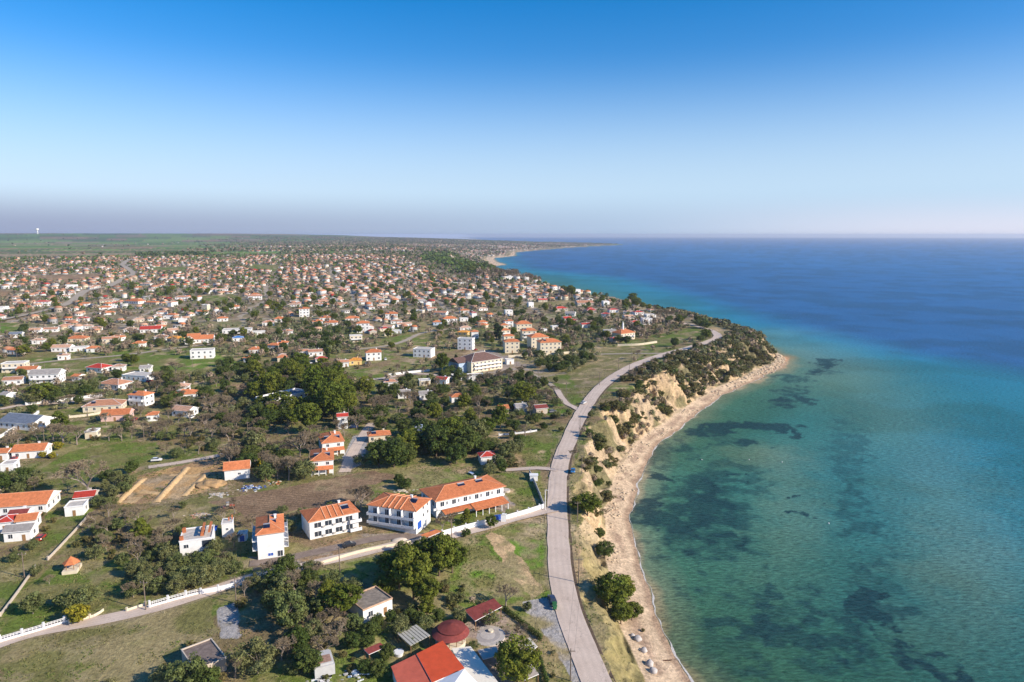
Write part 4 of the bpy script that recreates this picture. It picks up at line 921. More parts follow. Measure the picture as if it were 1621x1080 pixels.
# terraced red-roofed units
for (a, b, lab) in (((493, 752), (528, 749), 'near pair of white terraced holiday houses with orange hipped roofs and walled forecourt'), ((511, 722), (545, 718), 'far pair of white terraced holiday houses with orange roofs beside a grey car park')):
    o, L, D = hero(a, b, 15, 5.9, '', wall='white', roof='orange', st=2, name='terraced_house', solar=2, rh=2.0, rk='hip'); THINGS.pop(); tagf(o, lab, 'house', 'terraced holiday houses')
    v = MB(); v.face([(-L/2, -D/2-2.2, 2.6), (L/2, -D/2-2.2, 2.6), (L/2, -D/2-.03, 3.6), (-L/2, -D/2-.03, 3.6)]); v.face([(-L/2, -D/2-2.2, 2.45), (L/2, -D/2-2.2, 2.45), (L/2, -D/2-2.2, 2.6), (-L/2, -D/2-2.2, 2.6)])
    for k in range(4): x = -L/2 + .2 + k * (L - .4) / 3; v.box(x-.12, x+.12, -D/2-2.1, -D/2-1.86, -.5, 2.44, 1)
    v.obj('porch_roof', [RM['orange'], WHITE], o)
# modern flat villa in the pines
c, rz, L = front((424, 652), (486, 636), 9); 
o = house(c, rz, L, 12, 6, 'white', 'slate', 'flat', 2, .9, 'villa', parts=True); tagf(o, 'modern white flat roofed villa half hidden by tall pines', 'villa')
m = MB(); m.box(-L*.05, L*.02, -2, 2, 6.2, 8.4).box(L*.12, L*.17, -1, 1, 6.2, 8.0); m.obj('roof_tower', WHITE, o)
# rounded dark red pavilion
def flat_at(pts, z): return [wp(a, b, z) for a, b in pts]
g0 = gp(713, 1005); zr = g0.z + 4.6
c = wp(713, 995, zr); rad = (wp(743, 995, zr) - wp(683, 995, zr)).length / 2
m = MB(); m.disc((0, 0), rad, rad * .72, 3.6, 4.5, 36); R_ = empty('round_pavilion', (c.x, c.y, g0.z)); tagf(R_, 'round restaurant pavilion with two tier maroon roof', 'pavilion')
m.obj('roof', RM['maroon'], R_); m2 = MB(); m2.disc((.3, .3), rad * .74, .15, 4.75, 5.9, 36); m2.obj('upper_roof', RM['maroon'], R_)
m3 = MB(); m3.disc((0, 0), rad * .80, rad * .80, -.8, 1.5, 36); m3.obj('parapet_wall', WM['cream'], R_)
m4 = MB()
for k in range(12): t = k * math.pi / 6; m4.tube((rad*.74*math.cos(t), rad*.74*math.sin(t), 1.4), (rad*.74*math.cos(t), rad*.74*math.sin(t), 3.7), .1, .1, 6)
m4.obj('posts', WOOD, R_); EXCL.append((c.x, c.y, rad + 1))
def canopy(name, quad, h, mats, label, cat, thick=.15, posts=True, rise=0, slats=0, floor=None, deck=None):
    """roof whose four corners are read off the photograph at height h"""
    ctr = gp(sum(q[0] for q in quad) / 4, sum(q[1] for q in quad) / 4 + h * 4); zb = ctr.z
    P = [wp(a, b, zb + h + (rise if i in (0, 1) else 0)) for i, (a, b) in enumerate(quad)]; o0 = sum(P, Vector()) / 4; o0.z = zb
    root = empty(name, o0); Q = [p - o0 for p in P]; m = MB()
    if slats:
        for k in range(slats):
            a, b = k / slats, (k + .78) / slats
            t = lambda i, j, s: Q[i].lerp(Q[j], s)
            qa = [t(0, 1, a), t(0, 1, b), t(3, 2, b), t(3, 2, a)]; up = Vector((0, 0, thick))
            m.face([p + up for p in qa][::-1]); m.face(qa)
            for i in range(4): m.face([qa[i], qa[(i + 1) % 4], qa[(i + 1) % 4] + up, qa[i] + up])
    else:
        up = Vector((0, 0, thick)); m.face([p + up for p in Q]); m.face(Q[::-1])
        for i in range(4): m.face([Q[i], Q[(i + 1) % 4], Q[(i + 1) % 4] + up, Q[i] + up], 1)
    m.obj('roof', mats, root)
    if posts:
        for q in Q:
            b = MB(); f = Vector((q.x * .93, q.y * .93, 0)); b.box(f.x - .1, f.x + .1, f.y - .1, f.y + .1, -.6, q.z * 1.0 - .02); b.obj('post', mats[-1], root)
    tagf(root, label, cat); EXCL.append((o0.x, o0.y, (Q[0] - Q[2]).length * .45)); return root, Q
canopy('pergola', [(735, 967), (782, 948), (795, 961), (752, 984)], 3.0, [RM['maroon'], WHITE, WOOD], 'maroon roofed open dining shelter beside the patterned terrace', 'pergola', rise=.5)
canopy('slatted_pergola', [(628, 1003), (660, 989), (682, 1006), (650, 1023)], 2.9, [simple('grey_boards', (.42, .40, .34), .2, 2), WHITE, WOOD], 'grey boarded pergola between the round pavilion and the potted shrub', 'pergola', slats=7)
canopy('wooden_hut', [(576, 1029), (602, 1018), (611, 1025), (584, 1037)], 2.6, [RM['maroon'], WHITE, WOOD], 'small timber play hut with maroon roof among shrubs', 'hut', rise=.4)
# red restaurant
zb = gp(700, 1080).z; zr = zb + 4.6
root, Q = canopy('restaurant', [(659, 1036), (701, 1015), (736, 1059), (684, 1082)], 4.2, [simple('red_sheet_roof', (.60, .085, .03), .12, .5), WHITE, WHITE], 'restaurant with large plain bright red roof in the foreground', 'restaurant', posts=False, rise=.0)
P = [wp(a, b, zb + 4.1) for a, b in ((619, 1056), (658, 1037), (683, 1083), (640, 1112))]; o0 = root.location
m = MB(); q = [p - o0 for p in P]; up = Vector((0, 0, .15)); m.face([p + up for p in q]); m.face(q[::-1]); [m.face([q[i], q[(i+1)%4], q[(i+1)%4] + up, q[i] + up]) for i in range(4)]; m.obj('roof_wing', simple('pinkish_red_roof', (.50, .115, .07), .15, .5), root)  # left roof slope in a duller, pinker red than the main roof
m = MB(); cc = sum(Q, Vector()) / 4
ring = [cc.lerp(p, .95) for p in Q]; m.face([(p.x, p.y, 4.15) for p in ring]); [m.face([(ring[i].x, ring[i].y, -1), (ring[(i+1)%4].x, ring[(i+1)%4].y, -1), (ring[(i+1)%4].x, ring[(i+1)%4].y, 4.15), (ring[i].x, ring[i].y, 4.15)]) for i in range(4)]; m.obj('wall', WM['white'], root)
m = MB(); cc = sum(q, Vector()) / 4; ring = [cc.lerp(p, .93) for p in q]; [m.face([(ring[i].x, ring[i].y, -1), (ring[(i+1)%4].x, ring[(i+1)%4].y, -1), (ring[(i+1)%4].x, ring[(i+1)%4].y, 4.05), (ring[i].x, ring[i].y, 4.05)]) for i in range(4)]; m.obj('wing_wall', WM['white'], root)
canopy('white_pergola', [(715, 1027), (745, 1024), (797, 1092), (752, 1098)], 3.4, [simple('white_boards', (.80, .74, .62), .08, 2), WHITE, WHITE], 'long white boarded pergola along the red restaurant', 'pergola')
# triangular white gable canopy at the restaurant's entrance
a = wp(690, 1080, zb + 3.8); b = wp(735, 1060, zb + 5.2); c_ = wp(766, 1092, zb + 3.6); d = wp(700, 1110, zb + 5.0)
m = MB(); o0 = (a + b + c_ + d) / 4; o0.z = zb; A2, B2, C2, D2 = a - o0, b - o0, c_ - o0, d - o0; t = Vector((0, 0, .2))
m.face([A2, D2, B2]); m.face([B2, D2, C2]); m.face([A2 + t, B2 + t, D2 + t]); m.face([B2 + t, C2 + t, D2 + t]); m.face([A2, B2, B2 + t, A2 + t]); m.face([B2, C2, C2 + t, B2 + t])
for p in (A2, C2): m.box(p.x - .1, p.x + .1, p.y - .1, p.y + .1, -.5, p.z)
o = m.obj('entrance_canopy', WHITE); o.location = o0; tagf(o, 'peaked white entrance canopy at the bottom edge beside the red roof', 'canopy')
# concrete-roofed abandoned house
c, rz, L = front((577, 989), (623, 973), 9.5)
o = house(c, rz, L, 8.5, 3.6, 'white', 'slab', 'flat', 1, .35, 'flat_house', parts=True); tagf(o, 'single storey white house with dirty flat concrete roof in the shrubs', 'house')
for ch in o.children:
    if ch.name.startswith('roof'): ch.data.materials[0] = simple('dirty_slab', (.25, .21, .17), .35, 1); ch.data.materials[1] = simple('rusty_edge', (.50, .33, .22), .25, 1)
tree('olive', 300, 1092, 7); tree('dark', 331, 1096, 6); tree('olive', 262, 1085, 4.5); tree('bare', 372, 1074, 5); tree('bush', 345, 1085, 3)
c, rz, L = front((318, 1078), (352, 1064), 10)
o = house(c, rz, L + 2, 10, 2.9, 'stone', 'slab', 'flat', 1, .3, 'derelict_house', parts=True); tagf(o, 'derelict stone house with weathered dark flat roof near the bottom left', 'house')
for ch in o.children:
    if ch.name.startswith('roof'): ch.data.materials[0] = simple('weathered_roof', (.20, .155, .13), .35, 1); ch.data.materials[1] = WM['stone']
# round gazebo-like garden house lower left
o, L, D = hero((98, 911), (122, 908), 5, 1.0, '', wall='cream', roof='orange', rk='hip', parts=False, name='gazebo', rh=.01, chimney=False); THINGS.pop()
for ch in list(o.children):
    if ch.name.startswith('roof'): bpy.data.objects.remove(ch)
m = MB(); r_ = L * .62; P = [(r_ * math.cos(t), r_ * math.sin(t), 2.6) for t in [k * math.pi / 3 for k in range(6)]]
for k in range(6): m.face([P[k], P[(k + 1) % 6], (0, 0, 4.6)])
m.face(P[::-1]); m.obj('roof', RM['orange'], o)
m = MB(); [m.box(p[0]*.8-.08, p[0]*.8+.08, p[1]*.75-.08, p[1]*.75+.08, 0, 2.6) for p in P]; m.obj('posts', WOOD, o); tagf(o, 'open garden gazebo with pointed orange roof on the lower left lawn', 'gazebo')
# caravan-like white container
c, rz, L = front((499, 1078), (531, 1072), 6)
o = empty('caravan', c, rz); m = MB(); m.box(-L/2, L/2, -3, 3, .5, 3.0).box(-L/2+.4, L/2-.4, -2.6, 2.6, 3.0, 3.5); m.obj('body', WM['grey'], o); m = MB(); m.box(-L/2+.6, L/2-.6, -2.3, .5, 3.51, 3.6); m.obj('roof_patch', simple('rust_patch', (.36, .22, .16), .3, 2), o)
for x in (-L * .25, L * .25): m = MB(); m.tube((0, -.12, 0), (0, .12, 0), .4, .4, 12); w_ = m.obj('wheel', DARK, o); w_.location = (x, -2.9, .4)
tagf(o, 'old white caravan with a patched roof in the scrap yard', 'caravan')
# maple of mid-distance houses: x, foot y, width px, wall, roof, kind, storeys, label
MID = [(21,590,30,'cream','slab','flat',2),(42,593,26,'white','orange','gable',1),(70,608,40,'white','grey','gable',2),(149,590,30,'white','red','hip',1),(119,604,11,'white','orange','gable',1),
 (172,617,40,'white','terracotta','hip',1),(212,603,46,'white','slab','flat',1),(187,588,18,'white','faded','hip',1),(162,652,54,'cream','terracotta','hip',1),(182,667,40,'pink','orange','gable',1),
 (217,643,30,'white','orange','hip',2),(292,633,34,'white','orange','hip',1),(284,621,26,'white','faded','hip',1),(285,660,32,'white','faded','gable',1),(241,667,11,'white','orange','hip',1),(45,726,42,'white','orange','gable',1),
 (2,729,16,'white','orange','gable',1),(12,748,14,'white','slab','flat',1),(28,815,76,'white','orange','gable',1),(134,801,26,'stone','red','gable',1),(118,817,25,'white','slab','flat',1),(8,842,20,'white','red','hip',1),
 (28,831,22,'white','maroon','gable',1),(42,839,24,'white','orange','gable',1),(28,857,34,'white','grey','gable',1),(25,680,62,'white','slate','gable',1),(144,695,16,'cream','slab','flat',1),(5,634,12,'white','grey','gable',1),
 (393,574,18,'white','orange','hip',1),(446,573,14,'cream','orange','hip',1),(476,577,15,'white','faded','flat',1),(509,575,20,'white','red','hip',1),(544,581,18,'white','terracotta','gable',1),(563,578,22,'yellow','yellow','hip',1),
 (592,571,27,'white','orange','hip',2),(619,613,24,'white','terracotta','hip',1),(673,611,20,'cream','slab','flat',1),(698,609,20,'white','red','gable',1),(640,631,22,'white','grey','gable',1),(674,633,22,'white','grey','gable',1),
 (543,679,17,'white','red','gable',2),(601,700,38,'cream','orange','hip',1),(659,702,22,'blue','slate','hip',2),(727,637,28,'white','orange','hip',1),(724,603,17,'white','slab','flat',1),(754,603,28,'white','slab','flat',1),
 (798,656,16,'stone','orange','gable',1),(826,654,20,'grey','grey','gable',1),(858,656,22,'stone','maroon','gable',1),(773,735,27,'white','red','hip',1),(808,577,14,'white','slab','flat',1),
 (482,502,17,'white','orange','hip',3),(575,527,22,'white','orange','hip',3),(615,532,14,'cream','terracotta','gable',1),(564,543,22,'cream','slab','flat',2),(432,553,20,'white','orange','hip',1),(447,549,18,'white','orange','hip',1),
 (668,566,34,'white','slab','flat',2),(736,554,28,'white','slab','flat',3),(732,537,20,'yellow','yellow','hip',2),(752,536,13,'white','orange','hip',2),(736,496,17,'white','orange','hip',1),(693,515,16,'blue','orange','hip',1),
 (713,514,26,'white','orange','hip',2),(765,515,17,'white','orange','hip',1),(735,509,15,'white','slab','flat',1),(515,508,18,'white','orange','hip',1),(503,514,18,'white','orange','hip',1),(524,516,22,'white','orange','hip',1),(558,509,24,'white','orange','hip',1),
 (443,510,18,'white','orange','hip',1),(425,516,20,'white','terracotta','hip',1),(410,531,20,'white','slab','flat',1),(404,558,10,'white','orange','hip',1),(447,570,12,'white','faded','hip',1),(480,563,16,'white','terracotta','gable',1),
 (500,564,24,'white','terracotta','gable',1),(620,506,22,'white','orange','hip',2),(320,568,36,'white','slab','flat',2),(402,560,16,'white','orange','hip',1),(377,541,17,'white','blue','hip',1),(320,543,34,'white','orange','gable',1),
 (273,542,22,'cream','yellow','hip',1),(254,539,18,'white','terracotta','hip',1),(220,550,18,'white','orange','hip',1),(147,558,18,'white','orange','hip',1),(124,557,24,'white','slab','flat',1),(96,557,26,'white','faded','gable',1),(121,542,26,'cream','orange','hip',1),
 (24,535,16,'white','slate','gable',1),(20,561,20,'white','orange','hip',1),(238,527,30,'white','red','gable',1),(131,509,16,'white','red','hip',1),(352,509,16,'white','orange','hip',1),(375,528,46,'white','slab','flat',1),
 (208,481,28,'white','orange','hip',1),(133,485,13,'white','orange','hip',1),(324,491,10,'cream','slab','flat',2),(318,498,14,'white','orange','hip',1),(345,497,12,'white','slab','flat',1),(370,490,16,'white','orange','hip',1),(178,488,12,'white','slab','flat',1),
 (872,560,40,'cream','orange','hip',3),(855,551,34,'cream','orange','hip',3),(838,540,27,'cream','orange','hip',3),(830,528,29,'cream','orange','hip',3),(811,559,27,'cream','orange','hip',3),(806,549,20,'cream','orange','hip',3),(801,539,17,'cream','orange','hip',3),(799,530,14,'cream','orange','hip',3),
 (806,518,16,'white','orange','hip',2),(841,487,10,'white','slab','flat',2),(806,500,14,'white','slab','flat',2),(958,506,15,'white','red','hip',2),(972,495,17,'white','red','hip',1),(1012,499,17,'white','red','hip',1),(1007,515,18,'white','red','hip',1),
 (1031,503,19,'white','slab','flat',1),(1025,514,18,'white','slab','flat',2),(975,542,16,'stone','red','hip',1),(967,531,22,'white','grey','gable',1),(928,519,16,'white','red','gable',1),(908,512,14,'white','red','hip',1),(889,493,24,'stone','red','hip',1),
 (937,496,17,'stone','red','hip',1),(927,484,30,'stone','terracotta','gable',1),(902,501,18,'white','grey','gable',1),(915,465,10,'white','slab','flat',2),(960,485,12,'white','slab','flat',2),(862,527,10,'white','slab','flat',1),(880,522,14,'white','slab','flat',1),
 (20,610,24,'white','terracotta','gable',1),(100,570,14,'white','faded','hip',1),(230,590,16,'white','grey','gable',1),(300,545,14,'white','faded','hip',1),(182,540,20,'white','orange','hip',1),(60,545,16,'white','faded','hip',1),
 (455,530,18,'white','terracotta','hip',1),(640,560,0,'','','',0)]
def scale_at(py): p = gp(600, py); return (p - Vector((0, 0, CAMZ))).length / FPX
HREC = []          # (x, y, L, W, H, rz, wall, roof, rk, st, apparent px)
for i, (px, py, wpx, wall, roof, rk, st) in enumerate(MID):
    if not wpx: continue
    p = gp(px, py); s = (p - Vector((0, 0, CAMZ))).length / FPX; L = max(wpx * s * .86, 5); W = min(max(L * random.uniform(.55, .75), 6), 13)
    if st > 1: W = max(W, L * .6)
    rz = random.choice((.26, .3, .22, -.25, .28)) + random.uniform(-.06, .06)
    n = Vector((-math.sin(rz), math.cos(rz), 0)); c = p + n * W / 2
    HREC.append((c.x, c.y, L, W, 3.0 * st + .3, rz, wall, roof, rk, st, wpx, True))
    EXCL.append((c.x, c.y, L * .55))
# big white hotel with brown roofs, and the tower house near the cape
c, rz, L = front((745, 591), (794, 583), 17)
o = house(c, rz, L, 19, 7.5, 'cream', 'brown', 'hip', 3, 4.6, 'hotel', parts=True, balcony=True); tagf(o, 'large cream hotel with dark brown roof and stepped balconies', 'hotel')
m = MB(); m.box(-L/2 - 7, -L/2 - .05, -4, 10, -1, 7); m.obj('wing', WM['blue'], o); m = MB(); m.face([(-L/2-7.5, -4.5, 7), (-L/2+2, -4.5, 7), (-L/2+2, 3, 10), (-L/2-7.5, 3, 10)]); m.face([(-L/2-7.5, 3, 10), (-L/2+2, 3, 10), (-L/2+2, 10.5, 7), (-L/2-7.5, 10.5, 7)]); m.face([(-L/2-7.5,-4.5,7),(-L/2-7.5,3,10),(-L/2-7.5,10.5,7)]); m.obj('wing_roof', RM['brown'], o)  # the wing's blue is its shade put into the wall colour
c, rz, L = front((983, 540), (1005, 537), 12)
o = house(c, rz, L, 12, 6.4, 'cream', 'orange', 'hip', 2, 3, 'tower_house', parts=True, balcony=True); tagf(o, 'cream villa with red hipped roof and slim white turret near the cape', 'villa')
m = MB(); m.tube((-1, 0, 9), (-1, 0, 13.5), 1.1, .9, 8).tube((-1, 0, 13.5), (-1, 0, 17), 1.0, .05, 8, 0); m.obj('turret', WM['white'], o)
# ================================================================ street furniture, walls, vehicles
def fence(pts, kind, label, cat='fence', h=1.3, step=4.5, mat=WHITE):
    P = [gp(*q) for q in pts]; L = smooth_line(P, 2.5) if len(P) > 2 else [P[0].lerp(P[-1], k / 12) for k in range(13)]
    for p in L: p.z = gz(p.x, p.y)
    o0 = L[0].copy(); root = empty('garden_wall' if kind == 'wall' else 'fence', o0); Q = [p - o0 for p in L]
    m = MB(); bh = h if kind == 'wall' else h * .4
    for a, b in zip(Q[:-1], Q[1:]): m.obox(a, b, .12, -.6, bh)
    m.obj('wall' if kind == 'wall' else 'plinth', mat, root)
    ln = sum((b - a).length for a, b in zip(Q[:-1], Q[1:])); n = max(2, int(ln / step)); acc = 0; nxt = 0; pm = MB(); pm.box(-.2, .2, -.2, .2, -.5, h + .35).box(-.26, .26, -.26, .26, h + .35, h + .45); pme = pm.mesh('post', mat)
    for a, b in zip(Q[:-1], Q[1:]):
        d = (b - a).length
        while nxt <= acc + d and kind != 'low':
            p = a.lerp(b, (nxt - acc) / max(d, .01)); o = add('post', pme, None, root); o.location = p; nxt += step
        acc += d
    if kind == 'rail':
        m = MB()
        for a, b in zip(Q[:-1], Q[1:]):
            m.obox(a, b, .04, h - .1, h); m.obox(a, b, .04, h * .7, h * .78)
            for t in (.1, .3, .5, .7, .9): p = a.lerp(b, t); m.box(p.x - .04, p.x + .04, p.y - .04, p.y + .04, p.z + bh - .01, p.z + h - .1)
        m.obj('rail', mat, root)
    tagf(root, label, cat); return root
fence([(0,1017),(55,1001),(107,985)], 'rail', 'white railing fence with posts at the far left of the side road', h=1.5)
fence([(110,987),(148,977),(164,967)], 'wall', 'low cream wall curving to a gate post left of the side road gap', 'wall', h=.7, mat=WM['cream'])
fence([(201,968),(216,963),(231,958)], 'wall', 'short cream wall beside the side road between two white fences', 'wall', h=.7, mat=WM['cream'])
fence([(237,962),(275,951),(317,940)], 'rail', 'white railing fence in front of the olive grove by the side road', h=1.6)
fence([(318,941),(350,935),(377,928)], 'wall', 'shaded white wall behind trees along the side road', 'wall', h=1.4)
fence([(497,897),(540,884),(580,873),(640,862),(667,856)], 'wall', 'rough cream boundary wall below the guest house drive', 'wall', h=1.0, mat=WM['cream'], step=900)
fence([(700,849),(740,838),(779,828)], 'wall', 'tall white wall with posts in front of the guest house garden', 'wall', h=1.9, step=5)
fence([(801,823),(830,815),(861,805)], 'wall', 'tall white wall with posts between the garden gate and the coast road', 'wall', h=1.9, step=5)
fence([(861,803),(852,780),(838,749)], 'wall', 'pale concrete wall running away from the coast road corner', 'wall', h=1.6, mat=CONC, step=8)
fence([(41,642),(100,635),(162,627)], 'wall', 'long white wall with posts along a lane at the left', 'wall', h=1.5, step=8)
fence([(0,694),(30,675),(62,654)], 'wall', 'white wall in front of the long slate roofed building', 'wall', h=1.5, step=9)
fence([(110,662),(140,659),(162,655)], 'wall', 'cream wall below the big terracotta roofed house', 'wall', h=1.3, mat=WM['cream'], step=12)
fence([(76,887),(100,862),(125,835),(142,815)], 'wall', 'stone wall climbing away from the garden gazebo', 'wall', h=.9, mat=WM['stone'], step=900)
fence([(0,977),(30,937),(57,898)], 'wall', 'stone wall at the left edge of the lawn', 'wall', h=.9, mat=WM['stone'], step=900)
fence([(978,548),(1010,547),(1040,543)], 'wall', 'cream wall with posts by the tower villa near the cape', 'wall', h=1.8, mat=WM['cream'], step=12)
fence([(805,566),(860,563),(912,559)], 'wall', 'cream wall below the block of terracotta roofed villas', 'wall', h=1.8, mat=WM['cream'], step=14)
fence([(790,690),(830,686),(850,683)], 'wall', 'low white wall with posts around the allotments', 'wall', h=.9, step=8)
fence([(615,595),(650,591),(680,588)], 'wall', 'white wall with gaps along the lane below the three storey white house', 'wall', h=1.6, step=14)
# utility poles and wires
PM = simple('weathered_pole', (.20, .155, .12), .25, 3)
POLES = [((903,1078),8.5,'utility pole with cross arm beside the gravel lay-by at the bottom'),((916,924),8.5,'utility pole by the coast road above the parked dark car'),((914,827),8,'utility pole in front of the roadside pine'),
 ((918,684),8,'utility pole beside the bend of the coast road'),((921,750),8,'utility pole just above the blue car on the verge'),((979,586),9,'utility pole on the dry field left of the upper coast road'),((949,611),9,'utility pole in the green field left of the coast road'),
 ((996,592),8,'utility pole right of the upper coast road'),((715,858),8,'utility pole in front of the tall white garden wall'),((863,808),8,'slim white lamp pole at the road corner'),((374,955),8,'utility pole beside the ruined yard gate'),((231,966),8.5,'utility pole in front of the olive grove'),
 ((584,706),9,'utility pole above the grey car park'),((39,915),8,'utility pole by the left lawn'),((538,905),8,'utility pole beside the rough cream wall')]
pos = []
for (q, h, lab) in POLES:
    p = gp(*q); pos.append(p); wht = 'lamp' in lab; root = empty('lamp_post' if wht else 'utility_pole', p, random.uniform(-.2, .2)); m = MB(); m.tube((0, 0, -.8), (0, 0, h), .17, .12, 8); m.obj('pole', WHITE if wht else PM, root)
    if not wht:
        a = MB(); a.box(-1.1, 1.1, -.06, .06, h - .75, h - .6); a.obj('cross_arm', PM, root)
        for x in (-.95, 0, .95): i_ = MB(); i_.tube((0, 0, 0), (0, 0, .28), .07, .05, 6); o = i_.obj('insulator', CONC, root); o.location = (x, 0, h - .6)
    else: a = MB(); a.box(-.1, 1.0, -.1, .1, h - .1, h + .05); a.obj('lamp_head', WHITE, root)
    tagf(root, lab, 'lamp post' if wht else 'utility pole', None if wht else 'utility poles along the roads')
for i, (a, b, lab) in enumerate(((0, 1, 'lowest overhead wires beside the gravel lay-by'), (1, 2, 'overhead wires between the two poles next to the coast road trees'), (2, 4, 'overhead wires passing the roadside pine'), (4, 3, 'overhead wires above the blue car'), (3, 6, 'overhead wires crossing the coast road bend'), (6, 5, 'overhead wires over the dry field'), (8, 2, 'overhead wires crossing from the garden wall to the coast road'), (11, 10, 'overhead wires along the olive grove'))):
    m = MB(); A, B = pos[a] + Vector((0, 0, 8)), pos[b] + Vector((0, 0, 8))
    for s in (-.9, .9):
        for k in range(10):
            f = lambda t: A.lerp(B, t) + Vector((s, 0, -1.2 * 4 * t * (1 - t))); m.tube(f(k / 10), f((k + 1) / 10), .022, .022, 3, cap=False)
    o = m.obj('overhead_wire', DARK); tagf(o, lab, 'wire', 'overhead wires')
# vehicles
def car(q, rz, paint, label, L=4.5, W=1.85, Hh=1.6):
    p = gp(*q); p.z += .28; root = empty('parked_car', p, rz)
    bm = bmesh.new(); prof = [(-.5, .32), (-.5, .62), (-.47, .78), (-.36, .84), (.22, .88), (.42, .74), (.5, .62), (.5, .32)]
    rows = []
    for y, s, dz in ((-.5, .96, -.05), (-.42, 1, 0), (.42, 1, 0), (.5, .96, -.05)): rows.append([bm.verts.new((a * L * s, y * W, h * Hh * .82 + dz * (h > .5))) for a, h in prof])
    for r0, r1 in zip(rows[:-1], rows[1:]):
        for k in range(len(prof) - 1): bm.faces.new((r0[k], r0[k + 1], r1[k + 1], r1[k]))
        bm.faces.new((r0[-1], r0[0], r1[0], r1[-1]))
    bm.faces.new(rows[0][::-1]); bm.faces.new(rows[-1]); me = bpy.data.meshes.new('body'); bm.to_mesh(me); bm.free(); add('body', me, paint, root)
    g = MB(); b0, b1 = (-.40 * L, .24 * L), (-.30 * L, .08 * L); y0, y1 = W * .44, W * .36; z0, z1 = Hh * .70, Hh * .98
    A = [(b0[0], -y0, z0), (b0[1], -y0, z0), (b0[1], y0, z0), (b0[0], y0, z0)]; B = [(b1[0], -y1, z1), (b1[1], -y1, z1), (b1[1], y1, z1), (b1[0], y1, z1)]
    for k in range(4): g.face([A[k], A[(k + 1) % 4], B[(k + 1) % 4], B[k]])
    g.obj('glass', GLASS, root); r = MB(); r.box(b1[0] - .02, b1[1] + .02, -y1 - .02, y1 + .02, z1 + .002, z1 + .06); r.obj('roof', paint, root)
    for x in (-.32, .32):
        for y in (-1, 1): m = MB(); m.tube((0, -.11, 0), (0, .11, 0), .34, .34, 14); w_ = m.obj('wheel', DARK, root); w_.location = (x * L, y * W * .46, .34)
    for y in (-.33, .33): m = MB(); m.box(0, .05, -.2, .2, -.07, .07); o = m.obj('headlight', METAL, root); o.location = (L * .49, y * W, .66 * Hh * .8)
    tagf(root, label, 'car'); EXCL.append((p.x, p.y, 3)); return root
cp = lambda n, c: simple(n, c, .03, 1, .25, spec=.5)
car((874,954), 1.75, cp('dark_blue_paint', (.035, .05, .09)), 'dark blue car parked on the left edge of the coast road', 4.6, 1.95, 1.8)
car((907,748), 1.45, cp('bright_blue_paint', (.04, .20, .45)), 'bright blue car on the grass verge right of the coast road', 4.3)
car((248,731), .2, cp('car_white', (.75, .75, .73)), 'white car beneath a tree by the lane above the dug plots', 4.4)
car((924,640), 1.0, cp('car_silver', (.6, .6, .6)), 'silver car at the left edge of the upper coast road', 4.4)
car((1084,557), .4, cp('car_black', (.02, .02, .02)), 'small black car driving towards the cape', 4.2)
car((688,848), .5, cp('car_navy', (.03, .05, .16)), 'navy car under the orange gate canopy', 4.4)
car((553,866), .5, cp('car_dark', (.03, .03, .035)), 'dark car on the drive below the guest houses', 4.2)
# tractor-like orange machine in the ploughed field
p = gp(364, 805); root = empty('tractor', p, .4); red = cp('tractor_red', (.45, .10, .05))
m = MB(); m.box(-.2, 1.7, -.4, .4, .8, 1.5).box(-1.3, -.2, -.6, .6, .8, 1.3); m.obj('body', red, root); m = MB(); m.box(-1.2, -.1, -.6, .6, 1.31, 2.5); m.obj('cab', CONC, root); m = MB(); m.box(-2.3, -1.35, -1.1, 1.1, .4, 1.0); m.obj('plough', red, root)
for x, y, r in ((-.8, .85, .75), (-.8, -.85, .75), (1.2, .65, .45), (1.2, -.65, .45)): m = MB(); m.tube((0, -.18, 0), (0, .18, 0), r, r, 14); w_ = m.obj('wheel', DARK, root); w_.location = (x, y, r)
tagf(root, 'small red tractor with a plough on the grass near the ploughed field', 'tractor')
# waste bins by the lay-by
for k, (dx, lab) in enumerate(((0, 'green wheeled waste bin standing by the lay-by, the nearer one'), (1.4, 'green wheeled waste bin standing by the lay-by, the farther one'))):
    p = gp(878, 966); root = empty('waste_bin', p + Vector((0, dx, .28)), .3); gm = simple('bin_green', (.03, .13, .05), .1, 2)
    m = MB(); m.face([(-.45,-.35,.15),(.45,-.35,.15),(.6,-.5,1.2),(-.6,-.5,1.2)]); m.face([(.45,-.35,.15),(.45,.35,.15),(.6,.5,1.2),(.6,-.5,1.2)]); m.face([(.45,.35,.15),(-.45,.35,.15),(-.6,.5,1.2),(.6,.5,1.2)]); m.face([(-.45,.35,.15),(-.45,-.35,.15),(-.6,-.5,1.2),(-.6,.5,1.2)]); m.obj('body', gm, root)
    m = MB(); m.box(-.63, .63, -.53, .53, 1.2, 1.32); m.obj('lid', gm, root)
    for x in (-.35, .35): m = MB(); m.tube((0, -.05, 0), (0, .05, 0), .12, .12, 8); w_ = m.obj('wheel', DARK, root); w_.location = (x, -.36, .12)
    tagf(root, lab, 'waste bin', 'waste bins')
